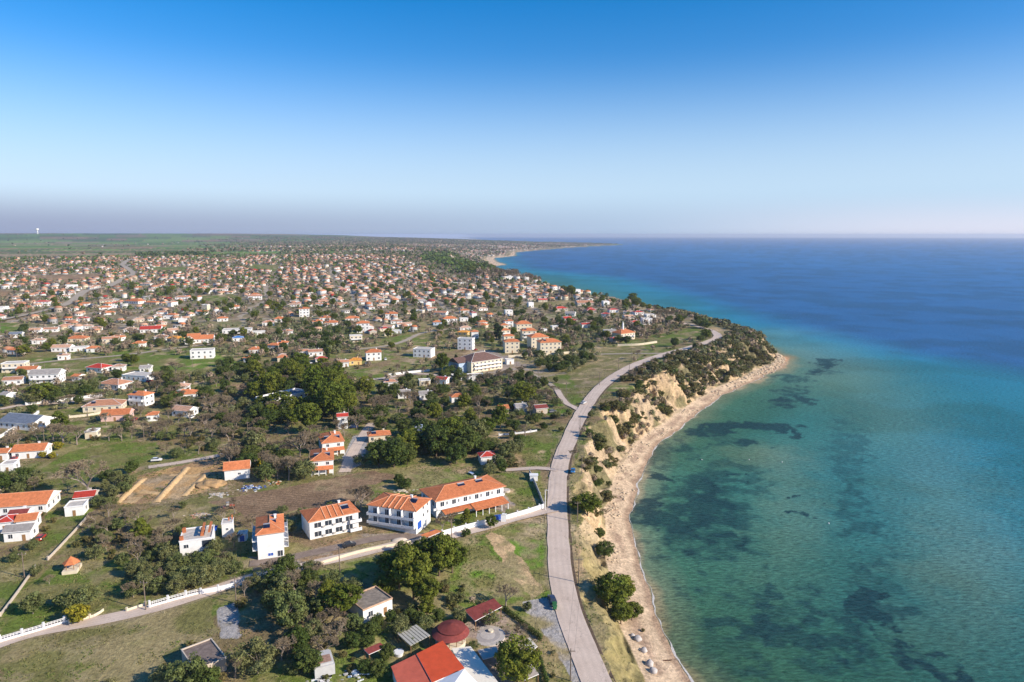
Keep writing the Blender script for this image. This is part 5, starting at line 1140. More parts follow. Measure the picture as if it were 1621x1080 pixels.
# clipped hedges round the restaurant terrace
for k, (pts, hh, lab) in enumerate((([(799,967),(826,988),(856,1013)], 1.7, 'dark clipped hedge along the terrace beside the lay-by'), ([(850,1035),(858,1058),(866,1085)], 1.7, 'dark clipped hedge beside the beige garden tent'))):
    P_ = smooth_line([gp(*q) for q in pts], .7); o0 = P_[0].copy(); C_ = np.array([(p.x - o0.x, p.y - o0.y, gz(p.x, p.y) - o0.z + z_) for p in P_ for z_ in (.45, 1.1)]); V_, F_, T_ = leaves(C_, np.full(len(C_), .62), 60, .11, 900 + k)
    o = add('hedge', mesh_np('hedge', V_, F_, [('Tint', 'POINT', T_)]), LM['dark']); o.location = o0; tagf(o, lab, 'hedge', 'terrace hedges')
# rocks
def rock_mesh(seed, flat=.6):
    bm = bmesh.new(); bmesh.ops.create_icosphere(bm, subdivisions=2, radius=1); g = random.Random(seed); o = g.random() * 50
    from mathutils import noise as mn
    for v in bm.verts: k = 1 + .38 * mn.noise(v.co * 1.3 + Vector((o, 0, 0))); v.co = v.co * k; v.co.z *= flat
    me = bpy.data.meshes.new('rock'); bm.to_mesh(me); bm.free(); return me
ROCK = simple('pale_rock', (.50, .39, .265), .3, 1.2, .9, bmp=.1); DROCK = simple('grey_boulder', (.46, .42, .385), .25, 1.0, .9)
rms = [rock_mesh(i) for i in range(6)]
for r_ in rms: r_.materials.append(ROCK)
for k, (px, py, s, lab) in enumerate([(1001,1007,.7,'smallest dark boulder at the top of the row on the beach'),(1009,1013,1.15,'large pale boulder second from the top of the beach row'),(1019,1031,1.0,'pale boulder in the middle of the beach row'),(1028,1053,1.25,'largest pale boulder in the beach row'),(1034,1064,1.1,'lowest pale boulder in the beach row')]):
    me = rock_mesh(60 + k, .85); me.materials.append(DROCK); me.polygons.foreach_set('use_smooth', [True] * len(me.polygons)); o = add('boulder', me); o.location = gp(px, py) + Vector((0, 0, .2 * s)); o.scale = (s, s, s); tagf(o, lab, 'boulder', 'boulders on the sand')
m = MB(); m.tube((-1.3, 0, .15), (1.2, .35, .2), .2, .14, 7).tube((.2, .2, .2), (.9, -.3, .45), .1, .05, 5); o = m.obj('driftwood', simple('driftwood', (.10, .05, .03), .3, 3)); o.location = gp(1057, 1047); tagf(o, 'dark driftwood log lying on the sand near the bottom', 'driftwood')
# loose rocks along the foot of the cliffs: one mass of rubble
RV = []; RF = []; off = 0; g = np.random.default_rng(5)
base = [np.array([tuple(v.co) for v in r_.vertices]) for r_ in rms]; fb = [np.array([tuple(p.vertices) for p in r_.polygons]) for r_ in rms]
cand = []
for _ in range(1700):
    i = g.integers(5, 15); t = g.random(); a = COAST[i]; b = COAST[i + 1]; bx = a[0] + (b[0] - a[0]) * t; by = a[1] + (b[1] - a[1]) * t
    e = np.array((b[0] - a[0], b[1] - a[1])); e /= np.linalg.norm(e); dd = abs(g.normal(0, .35)) * 14 if g.random() < .55 else g.uniform(-2, 12); bw = a[2]
    cand.append((bx - e[1] * (bw - dd * .6), by + e[0] * (bw - dd * .6), g.uniform(.2, .95) ** 2 * (1.5 if by > 480 else .9)))
cand = np.array(cand); keepc = fbm(cand[:, 0] / 10, cand[:, 1] / 10, 77) > .47; cand = cand[keepc | (cand[:, 1] > 500)]
dC = coast(cand[:, 0], cand[:, 1])[0]; cand = cand[(dC > -1.5) & (dC < 22)]
zc = height(cand[:, 0], cand[:, 1])
for (x, y, s), z in zip(cand, zc):
    k = g.integers(0, 6); a = g.uniform(0, 6.28); c_, s_ = math.cos(a), math.sin(a); v = base[k] * s; v = np.c_[v[:, 0] * c_ - v[:, 1] * s_, v[:, 0] * s_ + v[:, 1] * c_, v[:, 2]] + (x, y, max(z, 0) + s * .1)
    RV.append(v); RF.append(fb[k] + off); off += len(v)
add('shore_rubble', mesh_np('shore_rubble', np.concatenate(RV), np.concatenate(RF)), ROCK, kind='stuff')
# piles
def pile(name, q, r, n, mats, label, seed, h=.6):
    g = random.Random(seed); m = MB(); p = gp(*q)
    for _ in range(n):
        a, d = g.random() * 6.28, abs(g.gauss(0, .5)) * r; s = g.uniform(.15, .5); x, y = d * math.cos(a), d * math.sin(a) * .6; z = max(0, h * (1 - d / r)) * g.random()
        m.tube((x - s, y - s * g.uniform(-.5, .5), z), (x + s, y + s * g.uniform(-.5, .5), z + s * g.uniform(0, .8)), s * .6, s * .4, 4, g.randrange(len(mats)))
    o = m.obj(name, mats); o.location = p; tagf(o, label, 'pile')
pile('rubble_pile', (346,784), 4.5, 90, [WM['white'], CONC, WM['stone']], 'heap of white rubble at the edge of the ploughed field', 1)
pile('scrap_pile', (398,773), 5, 110, [BLUE, simple('pale_blue_sheet', (.25, .38, .6), .2, 1), WM['white']], 'heap of blue and white scrap near the white farm shed', 2, 1.2)
pile('junk_pile', (438,765), 4, 50, [WM['cream'], RM['orange'], DARK], 'small heap of orange and cream junk by the track', 3)
pile('timber_pile', (636,778), 4, 60, [WM['cream'], CONC], 'heap of pale timber at the corner of the empty plot', 4)
pile('scrap_pile', (562,1068), 5, 90, [WM['white'], simple('pale_blue_scrap', (.2, .3, .45), .2, 1), CONC], 'heap of white and blue scrap beside the old caravan', 5, 1.0)
pile('brick_pile', (318,816), 5, 80, [RM['faded'], WM['stone'], CONC], 'heap of reddish bricks on the grass above the unfinished house', 6)
pile('rubble_pile', (508,1080), 3, 50, [WM['white'], CONC], 'heap of white bags below the old caravan', 7)
# soil mound
bm = bmesh.new(); bmesh.ops.create_icosphere(bm, subdivisions=4, radius=1)
from mathutils import noise as mn
for v in bm.verts: k = 1 + .25 * mn.noise(v.co * 2); v.co = Vector((v.co.x * 6 * k, v.co.y * 4 * k, v.co.z * 1.9 * k))
me = bpy.data.meshes.new('soil'); bm.to_mesh(me); bm.free(); o = add('soil_mound', me, simple('loose_soil', (.42, .27, .13), .2, 1, bmp=.1)); o.location = gp(333, 768); tagf(o, 'mound of orange soil left of the white farm shed', 'mound')
# upturned pale boat on the drive, small tables on the plot, gate canopy
bm = bmesh.new(); bmesh.ops.create_uvsphere(bm, u_segments=20, v_segments=10, radius=1)
for v in bm.verts: v.co = Vector((v.co.x * 2.7, v.co.y * 1.2 * (1 - .3 * max(v.co.x, 0)), max(v.co.z, 0) * .95))
me = bpy.data.meshes.new('hull'); bm.to_mesh(me); bm.free(); o = add('upturned_boat', me, WM['stone']); o.location = gp(632, 856); o.rotation_euler = (0, 0, .3); tagf(o, 'pale upturned boat lying beside the guest house drive', 'boat')
m = MB(); m.box(-1.3, 1.3, -.7, .7, .7, .8, 0).box(-1.2, -1.1, -.6, .6, 0, .7, 1).box(1.1, 1.2, -.6, .6, 0, .7, 1); o = m.obj('table', [simple('pale_blue_board', (.55, .66, .8), .1, 1), METAL]); o.location = gp(746, 751); o.rotation_euler = (0, 0, -.9); tagf(o, 'pale blue table left at the corner of the empty plot', 'table')
canopy('gate_canopy', [(664, 848), (690, 839), (700, 842), (676, 852)], 3.2, [RM['orange'], WHITE, WHITE], 'orange roofed gate canopy beside the side road entrance', 'canopy', rise=.6)
canopy('garden_canopy', [(828, 1018), (838, 1010), (851, 1024), (840, 1033)], 2.6, [simple('cream_canvas', (.62, .56, .46), .1, 1), WHITE, WOOD], 'small cream canopy over the terrace side gate', 'canopy')
canopy('garden_tent', [(826, 1058), (842, 1052), (853, 1068), (830, 1078)], 2.8, [simple('beige_canvas', (.46, .40, .35), .1, 1), WHITE, WOOD], 'beige garden tent at the bottom edge near the lay-by', 'tent')
canopy('beach_shade', [(756, 1030), (785, 1024), (792, 1037), (765, 1045)], 2.6, [simple('grey_canvas', (.5, .46, .42), .1, 1), WHITE, WOOD], 'grey canopy among the terrace shrubs', 'canopy')
p = gp(772, 1007); m = MB(); m.disc((0, 0), 4.6, 4.6, -.4, .14, 40, 0).disc((0, 0), 3.3, 3.3, .145, .19, 40, 1).disc((0, 0), 2.0, 2.0, .195, .24, 40, 0); o = m.obj('round_terrace', [simple('pale_paving', (.48, .43, .38), .12, 1), simple('grey_paving', (.38, .34, .31), .12, 1)]); o.location = p + Vector((0, 0, .1)); o['kind'] = 'structure'
for k, (px, py) in enumerate(((762, 979), (770, 975), (779, 970))):
    p = gp(px, py); root = empty('dining_table', p, .5); m = MB(); m.box(-.8, .8, -.45, .45, .7, .77); m.obj('table_top', simple('warm_timber', (.55, .30, .08), .2, 2), root)
    m = MB(); [m.box(x, x + .07, y, y + .07, -.1, .7) for x in (-.7, .6) for y in (-.35, .3)]; m.obj('legs', WOOD, root)
    for sx in (-.5, .5):
        b = MB(); b.box(sx - .22, sx + .22, -1.05, -.65, .4, .46).box(sx - .22, sx + .22, -1.1, -1.05, .4, .95); b.obj('chair_seat', simple('warm_timber', (.55, .30, .08), .2, 2), root)
    tagf(root, f'timber table with chairs under the maroon dining shelter, {("left", "middle", "right")[k]} one', 'table', 'dining tables')
p = gp(422, 873)
m = MB(); m.disc((0, 0), 1.7, 1.7, -.3, .7, 24); o = m.obj('water_basin', WM['stone']); o.location = gp(801, 778); tagf(o, 'round stone basin on the lawn right of the long guest house', 'basin')
m = MB(); m.disc((0, 0), 1.0, 1.3, -.2, .9, 20); o = m.obj('planter', WHITE); o.location = gp(631, 1037); tagf(o, 'round white planter under the shrub beside the slatted pergola', 'planter')
m = MB(); m.disc((0, 0), .6, .7, -.2, .9, 16); o = m.obj('planter', WM['cream']); o.location = gp(777, 1002); tagf(o, 'cream planter in the middle of the round terrace', 'planter')
m = MB(); m.box(-.9, .9, -.3, .3, 0, 3.0).box(-.5, .5, -.28, .28, 3, 3.4); o = m.obj('gate_pillar', WHITE); o.location = gp(797, 827); tagf(o, 'white gate pillar between the two tall garden walls', 'pillar')
p = gp(787, 826); m = MB(); m.box(-1.4, 1.4, -.05, .05, .1, 2.2); o = m.obj('gate', BLUE); o.location = p + Vector((0, 1, 0)); o.rotation_euler = (0, 0, .3); tagf(o, 'blue metal gate in the tall white garden wall', 'gate')
m = MB(); m.box(-1.6, 1.6, -1.2, 1.2, -.3, 2.3, 0).box(-1.8, 1.8, -1.4, 1.4, 2.3, 2.45, 0); o = m.obj('meter_hut', WHITE); o.location = gp(845, 760); tagf(o, 'small white meter hut beside the concrete wall', 'hut')
m = MB(); m.tube((0, 0, 0), (0, 0, 28), 4, 3.4, 12).disc((0, 0), 6, 10, 28, 33, 20).disc((0, 0), 10, 9, 33, 42, 20); q = ray(60, 373); o = m.obj('water_tower', WM['white']); o.location = (q[0] / q[1] * 7800, 7800, gz(q[0] / q[1] * 7800, 7800) - 2); o.scale = (1.5,) * 3; tagf(o, 'white water tower on the skyline at the far left', 'water tower')
bms = MB(); bms.disc((0, 0), .3, .2, -.1, .35, 10); bme = bms.mesh('buoy', WHITE)
for px, py, lab in ((1111, 728, 'white buoy nearest to the beach'), (1186, 728, 'white buoy, middle one of the row of three'), (1238, 732, 'white buoy, right one of the row of three'), (1312, 829, 'white buoy floating alone nearest to the camera')):
    o = add('buoy', bme); o.location = wp(px, py); tagf(o, lab, 'buoy', 'buoys')

# ================================================================ village houses
def in_view(x, y, z=16, mg=0):
    a, b, d = proj(x, y, z); return (d > 0) & (a > -mg) & (a < 1621 + mg) & (b < 1080 + mg)
NOFIELD = [P for (P, a, b, s) in FP]
g = np.random.default_rng(11)
def jgrid(sp_u, sp_v, rmin, rmax, th, jit, xlo=-6000, xhi=1500):
    u = np.arange(-9000, 9000, sp_u); v = np.arange(-9000, 9000, sp_v); U, Vv = np.meshgrid(u, v); U = U + g.uniform(-jit, jit, U.shape) * sp_u; Vv = Vv + g.uniform(-jit, jit, U.shape) * sp_v
    x = (U * math.cos(th) - Vv * math.sin(th)).ravel(); y = (U * math.sin(th) + Vv * math.cos(th)).ravel(); r = np.hypot(x, y)
    m = (r > rmin) & (r < rmax) & (y > 0) & (np.abs(x) < y * .86 + 40) & (x > xlo) & (x < xhi); return x[m], y[m]
ex = lambda: np.array(EXCL)
def clear(x, y, pad, fields=True, roads=True, dmin=20):
    m = coast(x, y)[0] > dmin + 0 * x; E = ex()
    for i in range(0, len(E), 1): m &= (x - E[i, 0]) ** 2 + (y - E[i, 1]) ** 2 > (E[i, 2] + pad) ** 2
    if fields:
        for P in NOFIELD: m &= ~poly_mask(P, x, y)
    if roads:
        for L, wd, k in RL: m &= seg_dist(L, x, y) > wd / 2 + pad * .6
    return m
x, y = jgrid(18.5, 15.5, 640, 2500, .30, .3)
d_, p_ = coast(x, y); px_, py_, _ = proj(x, y, 25); r = np.hypot(x, y)
dens = sstep(.34, .52, fbm(x / 130, y / 130, 501)) * .85 + .1
dens *= np.where(py_ > 560, .0, 1) * np.where((py_ > 520), .35, 1) * np.where((px_ > 770) & (py_ > 478), .12, 1) * np.where((px_ < 230) & (py_ > 470), .55, 1)
dens *= np.where((px_ > 640) & (px_ < 800) & (py_ < 445) & (d_ < 260), .1, 1) * np.where((px_ > 430) & (px_ < 560) & (py_ > 505), .1, 1)
dens *= np.where((px_ < 210) & (py_ < 432), .6, 1)
m = (g.random(len(x)) < dens) & clear(x, y, 7, dmin=45) & (street(x, y)[1] > 7) & ((py_ > 408) | (px_ > 380)); x1, y1 = x[m], y[m]
x, y = jgrid(26, 24, 2500, 8200, .22, .35); d_, _ = coast(x, y); px_, py_, _ = proj(x, y, 45); dens = sstep(.42, .58, fbm(x / 300, y / 300, 511)) * .75
dens *= np.where(px_ > 430 + np.maximum(0, 395 - py_) * 12 + (fbm(x / 200, y / 200, 661) - .5) * 300, 1, 0) * np.where(np.hypot(x, y) > 5200, np.where(d_ < 900, .9, .12), 1)
m = (g.random(len(x)) < dens) & (d_ > 60); x2, y2 = x[m], y[m]
# white holiday flats by the far beach and hamlets on the plain
x3, y3 = jgrid(17, 15, 1330, 1560, .1, .15); a3, b3, _ = proj(x3, y3, 14); m = (a3 > 800) & (a3 < 885) & (coast(x3, y3)[0] > 35) & (g.random(len(x3)) < .8); x3, y3 = x3[m], y3[m]
x4, y4 = jgrid(110, 90, 4200, 11000, .3, .45); a4, b4, _ = proj(x4, y4, 60); m = (a4 < 480) & (g.random(len(x4)) < np.where((b4 < 379) & (a4 > 90) & (a4 < 330), .3, .012)) & (coast(x4, y4)[0] > 200); x4, y4 = x4[m], y4[m]
hx = np.concatenate([x1, x2, x3, x4]); hy = np.concatenate([y1, y2, y3, y4]); nh = len(hx); big = np.concatenate([np.zeros(len(x1)), np.zeros(len(x2)), np.ones(len(x3)), np.zeros(len(x4))]) > 0
hL = g.uniform(6.5, 12.5, nh) ** 1.0; hW = g.uniform(5.5, 8.5, nh); hH = np.where(g.random(nh) < .8, 2.6, 5.3); u_ = g.random(nh) < .12; hL[u_] *= 1.5; hr = np.where(g.random(nh) < .8, .30, -.25 + 0 * hx) + g.normal(0, .09, nh) + np.where(g.random(nh) < .25, math.pi / 2, 0)
hz = height(hx, hy); rfx = g.random(nh); wfx = g.random(nh)
rk_names = np.array(['terracotta', 'faded', 'orange', 'red', 'slab', 'grey']); hrk = rk_names[np.searchsorted([.42, .70, .80, .84, .94], rfx)]; hrk[big] = 'slab'
wk_names = np.array(['white', 'cream', 'stone', 'grey']); hwk = wk_names[np.searchsorted([.66, .86, .95], wfx)]; hwk[big] = 'white'; hH[big] = 6
appw = hL / np.hypot(hx, hy) * FPX
cand = [(appw[i], i) for i in range(nh) if in_view(hx[i], hy[i], hz[i])]; cand.sort(reverse=True)
NIND = 292 - len(HREC) - 12; ind = set(i for _, i in cand[:NIND])
for i in ind: HREC.append((hx[i], hy[i], hL[i], hW[i], hH[i], hr[i], hwk[i], hrk[i], 'flat' if hrk[i] == 'slab' else ('hip' if g.random() < .6 else 'gable'), 2 if hH[i] > 4 else 1, appw[i], False))
for (x, y, L, W, H, rz, wall, roof, rk, st, ap, fixed) in HREC:
    if ap > 13.5:
        o = house((x, y, gz(x, y)), rz, L, W, H, wall, roof, rk, st, chimney=random.random() < .6, balcony=(st > 1 and random.random() < .6), solar=1 if (rk == 'hip' and random.random() < .3 and L > W) else 0)
    else:
        o = house((x, y, gz(x, y)), rz, L, W, H, wall, roof, rk, st, parts=False, chimney=random.random() < .3)
        for k in (-.28, .28): window(o, L * k, -W / 2, 1.0, 1.3, 1.2, 'f')
    rw = {'slab': 'flat', 'faded': 'pale-orange'}.get(roof, roof)
    a, b, _ = proj(x, y, gz(x, y)); THINGS.append((o, float(a), float(b), f"{('one', 'two', 'three')[st - 1]}-storey {wall} {rw}-roofed house", 'house'))
far = np.array([i for i in range(nh) if i not in ind])
def stuff_houses(ix):
    n = len(ix); x, y, z, L, W, H, a = hx[ix], hy[ix], hz[ix], hL[ix], hW[ix], hH[ix], hr[ix]; rh = np.where(hrk[ix] == 'slab', .25, W * .27)
    flat = hrk[ix] == 'slab'; rx = np.where(flat, L / 2 + .1, L / 2 - W * .25); o = .45
    def P(u, v, w_): return np.stack([x + u * np.cos(a) - v * np.sin(a), y + u * np.sin(a) + v * np.cos(a), z + w_], -1)
    b = [P(s * L / 2, t * W / 2, -2 + 0 * x) for s, t in ((-1, -1), (1, -1), (1, 1), (-1, 1))]; tp = [P(s * L / 2, t * W / 2, H) for s, t in ((-1, -1), (1, -1), (1, 1), (-1, 1))]
    e = [P(s * (L / 2 + o), t * (W / 2 + o), H) for s, t in ((-1, -1), (1, -1), (1, 1), (-1, 1))]
    A = P(-rx, 0 * x, H + rh); B = P(rx, 0 * x, H + rh)
    wins = []
    for k in (-.3, .05, .32):
        w0 = [P(L * k + s * .6, -W / 2 - .06, 1.0 + t * 1.3) for s, t in ((-1, 0), (1, 0), (1, 1), (-1, 1))]; wins += w0
    w0 = [P(L / 2 + .06, s * .7, 1.0 + t * 1.3) for s, t in ((-1, 0), (1, 0), (1, 1), (-1, 1))]; wins += w0
    V = np.stack(b + tp + e + [A, B] + wins, 1); K = V.shape[1]
    T = []; c = []
    for i in range(4): j = (i + 1) % 4; T += [(i, j, 4 + j), (i, 4 + j, 4 + i)]; c += [0, 0]
    T += [(8, 9, 13), (8, 13, 12), (10, 11, 12), (10, 12, 13), (9, 10, 13), (11, 8, 12)]; c += [1] * 6
    T += [(10, 9, 8), (11, 10, 8)]; c += [0, 0]
    for k in range(4): q = 14 + 4 * k; T += [(q, q + 1, q + 2), (q, q + 2, q + 3)]; c += [2, 2]
    T = np.array(T); c = np.array(c); F = (T[None] + (np.arange(n) * K)[:, None, None]).reshape(-1, 3)
    wc = np.array([WALLC[k] for k in hwk[ix]]) * g.uniform(.62, .98, (n, 1)); rc = np.array([ROOFC[k] for k in hrk[ix]]) * g.uniform(.75, 1.1, (n, 1)); dk = np.full((n, 3), .05)
    Cc = np.stack([wc, rc, dk], 1)[:, c].reshape(-1, 3)
    return V.reshape(-1, 3), F, Cc
Vh, Fh, Ch = stuff_houses(far)
m, n, b = new_mat('distant_house'); a = N(n, 'ShaderNodeAttribute', attribute_name='Col'); n.links.new(a.outputs['Color'], b.inputs['Base Color'])
add('distant_houses', mesh_np('distant_houses', Vh, Fh, [('Col', 'FACE', Ch)]), m, kind='stuff')
EXH = np.c_[np.concatenate([hx, [h[0] for h in HREC]]), np.concatenate([hy, [h[1] for h in HREC]]), np.concatenate([np.maximum(hL, hW) * .5, [h[2] * .5 for h in HREC]])]

# ================================================================ trees and bushes over the land
def hit_house(x, y, pad):
    """near any house? bucketed"""
    cell = 30; key = {}
    for i, (a, b, r) in enumerate(EXH): key.setdefault((int(a // cell), int(b // cell)), []).append(i)
    out_ = np.zeros(len(x), bool)
    for j in range(len(x)):
        cx, cy = int(x[j] // cell), int(y[j] // cell)
        for u in (-1, 0, 1):
            for v in (-1, 0, 1):
                for i in key.get((cx + u, cy + v), ()):
                    if (EXH[i, 0] - x[j]) ** 2 + (EXH[i, 1] - y[j]) ** 2 < (EXH[i, 2] + pad) ** 2: out_[j] = True
    return out_
SIZE = {'pine': (7, 12), 'dark': (5, 9), 'olive': (3.6, 6), 'bush': (1.6, 3.2), 'bare': (5, 9), 'lemon': (2.5, 4), 'rust': (3, 5), 'cyp': (7, 13), 'fir': (5, 9)}
TR = []
OPEN = [P for (P, a_, b_, s_) in FP if a_ in (BRN, ORG, TAN, SOIL, GRAV, BRT, PLOT)]
def scatter(P, sp, mix, hs, jit=.42, cliff=False):
    bb = P.min(0), P.max(0); u = np.arange(bb[0][0], bb[1][0], sp); v = np.arange(bb[0][1], bb[1][1], sp); U, Vv = np.meshgrid(u, v); x = (U + g.uniform(-jit, jit, U.shape) * sp).ravel(); y = (Vv + g.uniform(-jit, jit, U.shape) * sp).ravel()
    m = poly_mask(P, x, y); x, y = x[m], y[m]
    if not len(x): return
    m = clear(x, y, 2.2, fields=False) if not cliff else np.ones(len(x), bool); x, y = x[m], y[m]
    if len(x): m = ~hit_house(x, y, 2.0); x, y = x[m], y[m]
    for P_ in OPEN: m = ~poly_mask(P_, x, y); x, y = x[m], y[m]
    ks = list(mix); pr = np.array([mix[k] for k in ks], float); pr /= pr.sum()
    for a, b in zip(x, y):
        if g.random() < .1: continue
        k = ks[g.choice(len(ks), p=pr)]; lo, hi = SIZE[k]; H = g.uniform(lo, hi) * hs; TR.append((k, a, b, H, g.uniform(.85, 1.2)))
for P, sp, mix, hs in ZONES: scatter(P, sp, mix, hs)
# cliff bushes and cape scrub, planted by terrain
xx, yy = [q.ravel() for q in np.meshgrid(np.arange(30, 290, 2.7), np.arange(250, 900, 2.7))]; xx = xx + g.uniform(-1.2, 1.2, len(xx)); yy = yy + g.uniform(-1.2, 1.2, len(yy))
z, d, k, p_, cl = height(xx, yy, True); vg = fbm(xx / 16, yy / 16, 101)
cape = sstep(400, 540, yy); thr = lerp(.465, .33, cape); m = (((k > .08) & (k < .99)) & (vg > thr)) & (d > 5) & (g.random(len(xx)) < lerp(.6, .95, cape))
m |= (k >= .9) & (d < p_[:, 0] + p_[:, 1] + 14) & (yy > 400) & (g.random(len(xx)) < .30) & (yy > 430)
m &= seg_dist(RL[0][0], xx, yy) > 7
for a, b, kk in zip(xx[m], yy[m], k[m]): TR.append((('dark', 'bush', 'bush', 'bush', 'olive', 'bare')[g.integers(0, 6)], a, b, g.uniform(2.0, 4.4), 1.25))
# light scrub between everything near
x, y = jgrid(9, 9, 150, 760, .2, .45, -800, 400); m = clear(x, y, 2.5, dmin=26) & (fbm(x / 30, y / 30, 601) > .5); x, y = x[m], y[m]; m = ~hit_house(x, y, 1.5)
for a, b in zip(x[m], y[m]): k = ('bush', 'bush', 'olive', 'bare')[g.integers(0, 4)]; TR.append((k, a, b, g.uniform(*SIZE[k]) * .75, 1))
# gardens of the village
x, y = jgrid(9.8, 9.8, 560, 2600, .3, .45); d_ = coast(x, y)[0]; r = np.hypot(x, y); px_, py_, _ = proj(x, y, 25)
pden = np.where(fbm(x / 90, y / 90, 621) > .48, .95, .55) * np.where((py_ < 409) & (px_ < 400), .01, 1); m = (g.random(len(x)) < pden) & (d_ > 42) & in_view(x, y, 20, 60); x, y = x[m], y[m]
m = clear(x, y, 1.5, dmin=42) & (street(x, y)[1] > 3.4); x, y = x[m], y[m]; m = ~hit_house(x, y, .6); x, y = x[m], y[m]
gk = list(GARDEN); gp_ = np.array(list(GARDEN.values()), float); gp_ /= gp_.sum(); kk = g.choice(len(gk), len(x), p=gp_); wood = (coast(x, y)[0] < 190) & (y > 1450) & (fbm(x / 120, y / 120, 641) > .35)
for a, b, k, wd in zip(x, y, kk, wood):
    k = gk[k] if not wd else ('dark', 'pine')[g.integers(0, 2)]; TR.append((k, a, b, g.uniform(*SIZE[k]) * (.85 if not wd else 1.1), 1.1))
x, y = jgrid(22, 22, 2600, 9500, .3, .45); d_ = coast(x, y)[0]; px_, py_, _ = proj(x, y, 40); town = (px_ > 400 + (fbm(x / 200, y / 200, 661) - .5) * 420 + np.maximum(0, 390 - py_) * 8)
m = (g.random(len(x)) < np.where(town, .5 * sstep(.35, .6, fbm(x / 260, y / 260, 651)) + .10, .005)) & (d_ > 70) & in_view(x, y, 40, 60)
for a, b in zip(x[m], y[m]): k = ('dark', 'olive', 'bare')[g.integers(0, 3)]; TR.append((k, a, b, g.uniform(5, 9) * 1.2, 1.5))
# rows of bare poplars behind the far beach
for k in range(130): px = g.uniform(755, 855); py = g.uniform(445, 454); q = wp(px, py, 14); TR.append(('bare', q.x, q.y, g.uniform(12, 19), .55))
for k in range(80): px = g.uniform(215, 330); q = wp(px, 411 + g.normal(0, 1), 30); TR.append(('dark', q.x, q.y, g.uniform(9, 14), 1.2))
allT = [(k, x, y, H, ws, hero, None) for (k, x, y, H, ws, hero, a, b) in TREES] + [(k, x, y, H, ws, False, None) for (k, x, y, H, ws) in TR]
ax = np.array([t[1] for t in allT]); ay = np.array([t[2] for t in allT]); az = height(ax, ay); vis = in_view(ax, ay, az, -2) | np.array([t[5] for t in allT]); app = np.array([t[3] for t in allT]) / np.hypot(ax, ay) + np.array([t[5] for t in allT]) * 10
chosen = np.zeros(len(allT), bool); kinds = np.array([t[0] for t in allT])
for k in PROTO:
    ix = np.where((kinds == k) & vis)[0]; ix = ix[np.argsort(-app[ix])][:285]; chosen[ix] = True
for i in np.where(chosen)[0]:
    k, x, y, H, ws, hero, _ = allT[i]; nm, cm, tm, H0, W0 = PROTO[k][int(g.integers(0, len(PROTO[k])))]; s = H / H0
    root = empty(nm, (x, y, az[i] - .05), g.uniform(0, 6.28)); root.scale = (s * ws, s * ws, s); add('trunk', tm, None, root); add('twigs' if k == 'bare' else 'crown', cm, None, root)
    a, b, _ = proj(x, y, az[i]); THINGS.append((root, float(a), float(b), KINDWORD[k], k))
rest = np.where(~chosen)[0]
LCOL = {'pine': (.095, .14, .026), 'dark': (.075, .105, .030), 'olive': (.165, .175, .085), 'bare': (.27, .205, .145), 'bush': (.15, .14, .06), 'lemon': (.22, .23, .03), 'rust': (.22, .14, .07), 'cyp': (.04, .065, .025), 'fir': (.095, .14, .026)}
def low_trees(ix, K, sz):
    n = len(ix); x, y, z = ax[ix], ay[ix], az[ix]; H = np.array([allT[i][3] for i in ix]); W = H * .44 * np.array([allT[i][4] for i in ix]); W = np.where(kinds[ix] == 'bush', H * .8, W); W = np.where(kinds[ix] == 'cyp', H * .13, W)
    d = g.normal(size=(n, K, 3)); d /= np.linalg.norm(d, axis=2)[..., None]; rr = g.uniform(.55, 1.05, (n, K, 1)); lob = 1 + .35 * np.sin(d[..., :1] * 3 + g.uniform(0, 6, (n, 1, 1))) * np.cos(d[..., 1:2] * 3 + g.uniform(0, 6, (n, 1, 1)))
    P = d * rr * lob * np.stack([W, W, H * .42], -1)[:, None] + np.stack([x, y, z + H * .56], -1)[:, None]
    nr = d + g.normal(size=d.shape) * .45 + (0, 0, .2); nr /= np.linalg.norm(nr, axis=2)[..., None]; a = np.cross(nr, g.normal(size=d.shape)); a /= np.linalg.norm(a, axis=2)[..., None]; b = np.cross(nr, a)
    s = (W * sz)[:, None, None] * g.uniform(.6, 1.3, (n, K, 1)); V = np.stack([P - a * s - b * s * .7, P + a * s - b * s * .7, P + a * s * .6 + b * s, P - a * s * .6 + b * s], 2).reshape(-1, 3)
    base = np.array([LCOL[k] for k in kinds[ix]]) * g.uniform(.75, 1.3, (n, 1)); C = (base[:, None] * g.uniform(.7, 1.3, (n, K, 1))).reshape(-1, 3)
    return V, np.arange(len(V)).reshape(-1, 4), C
rr_ = np.hypot(ax[rest], ay[rest]); vv = in_view(ax[rest], ay[rest], az[rest], 250)
m, n, b = new_mat('distant_foliage'); a = N(n, 'ShaderNodeAttribute', attribute_name='Col'); n.links.new(a.outputs['Color'], b.inputs['Base Color']); b.inputs['Specular IOR Level'].default_value = .1
for lo, hi, K, sz, nm in ((0, 420, 260, .11, 'scrub'), (420, 750, 110, .17, 'hedgerows'), (750, 1500, 46, .26, 'distant_trees'), (1500, 99999, 18, .40, 'far_woodland')):
    ix = rest[(rr_ >= lo) & (rr_ < hi) & vv]; V, F, C = low_trees(ix, K, sz); add(nm, mesh_np(nm, V, F, [('Col', 'FACE', C)]), m, kind='stuff'); print(nm, len(ix))
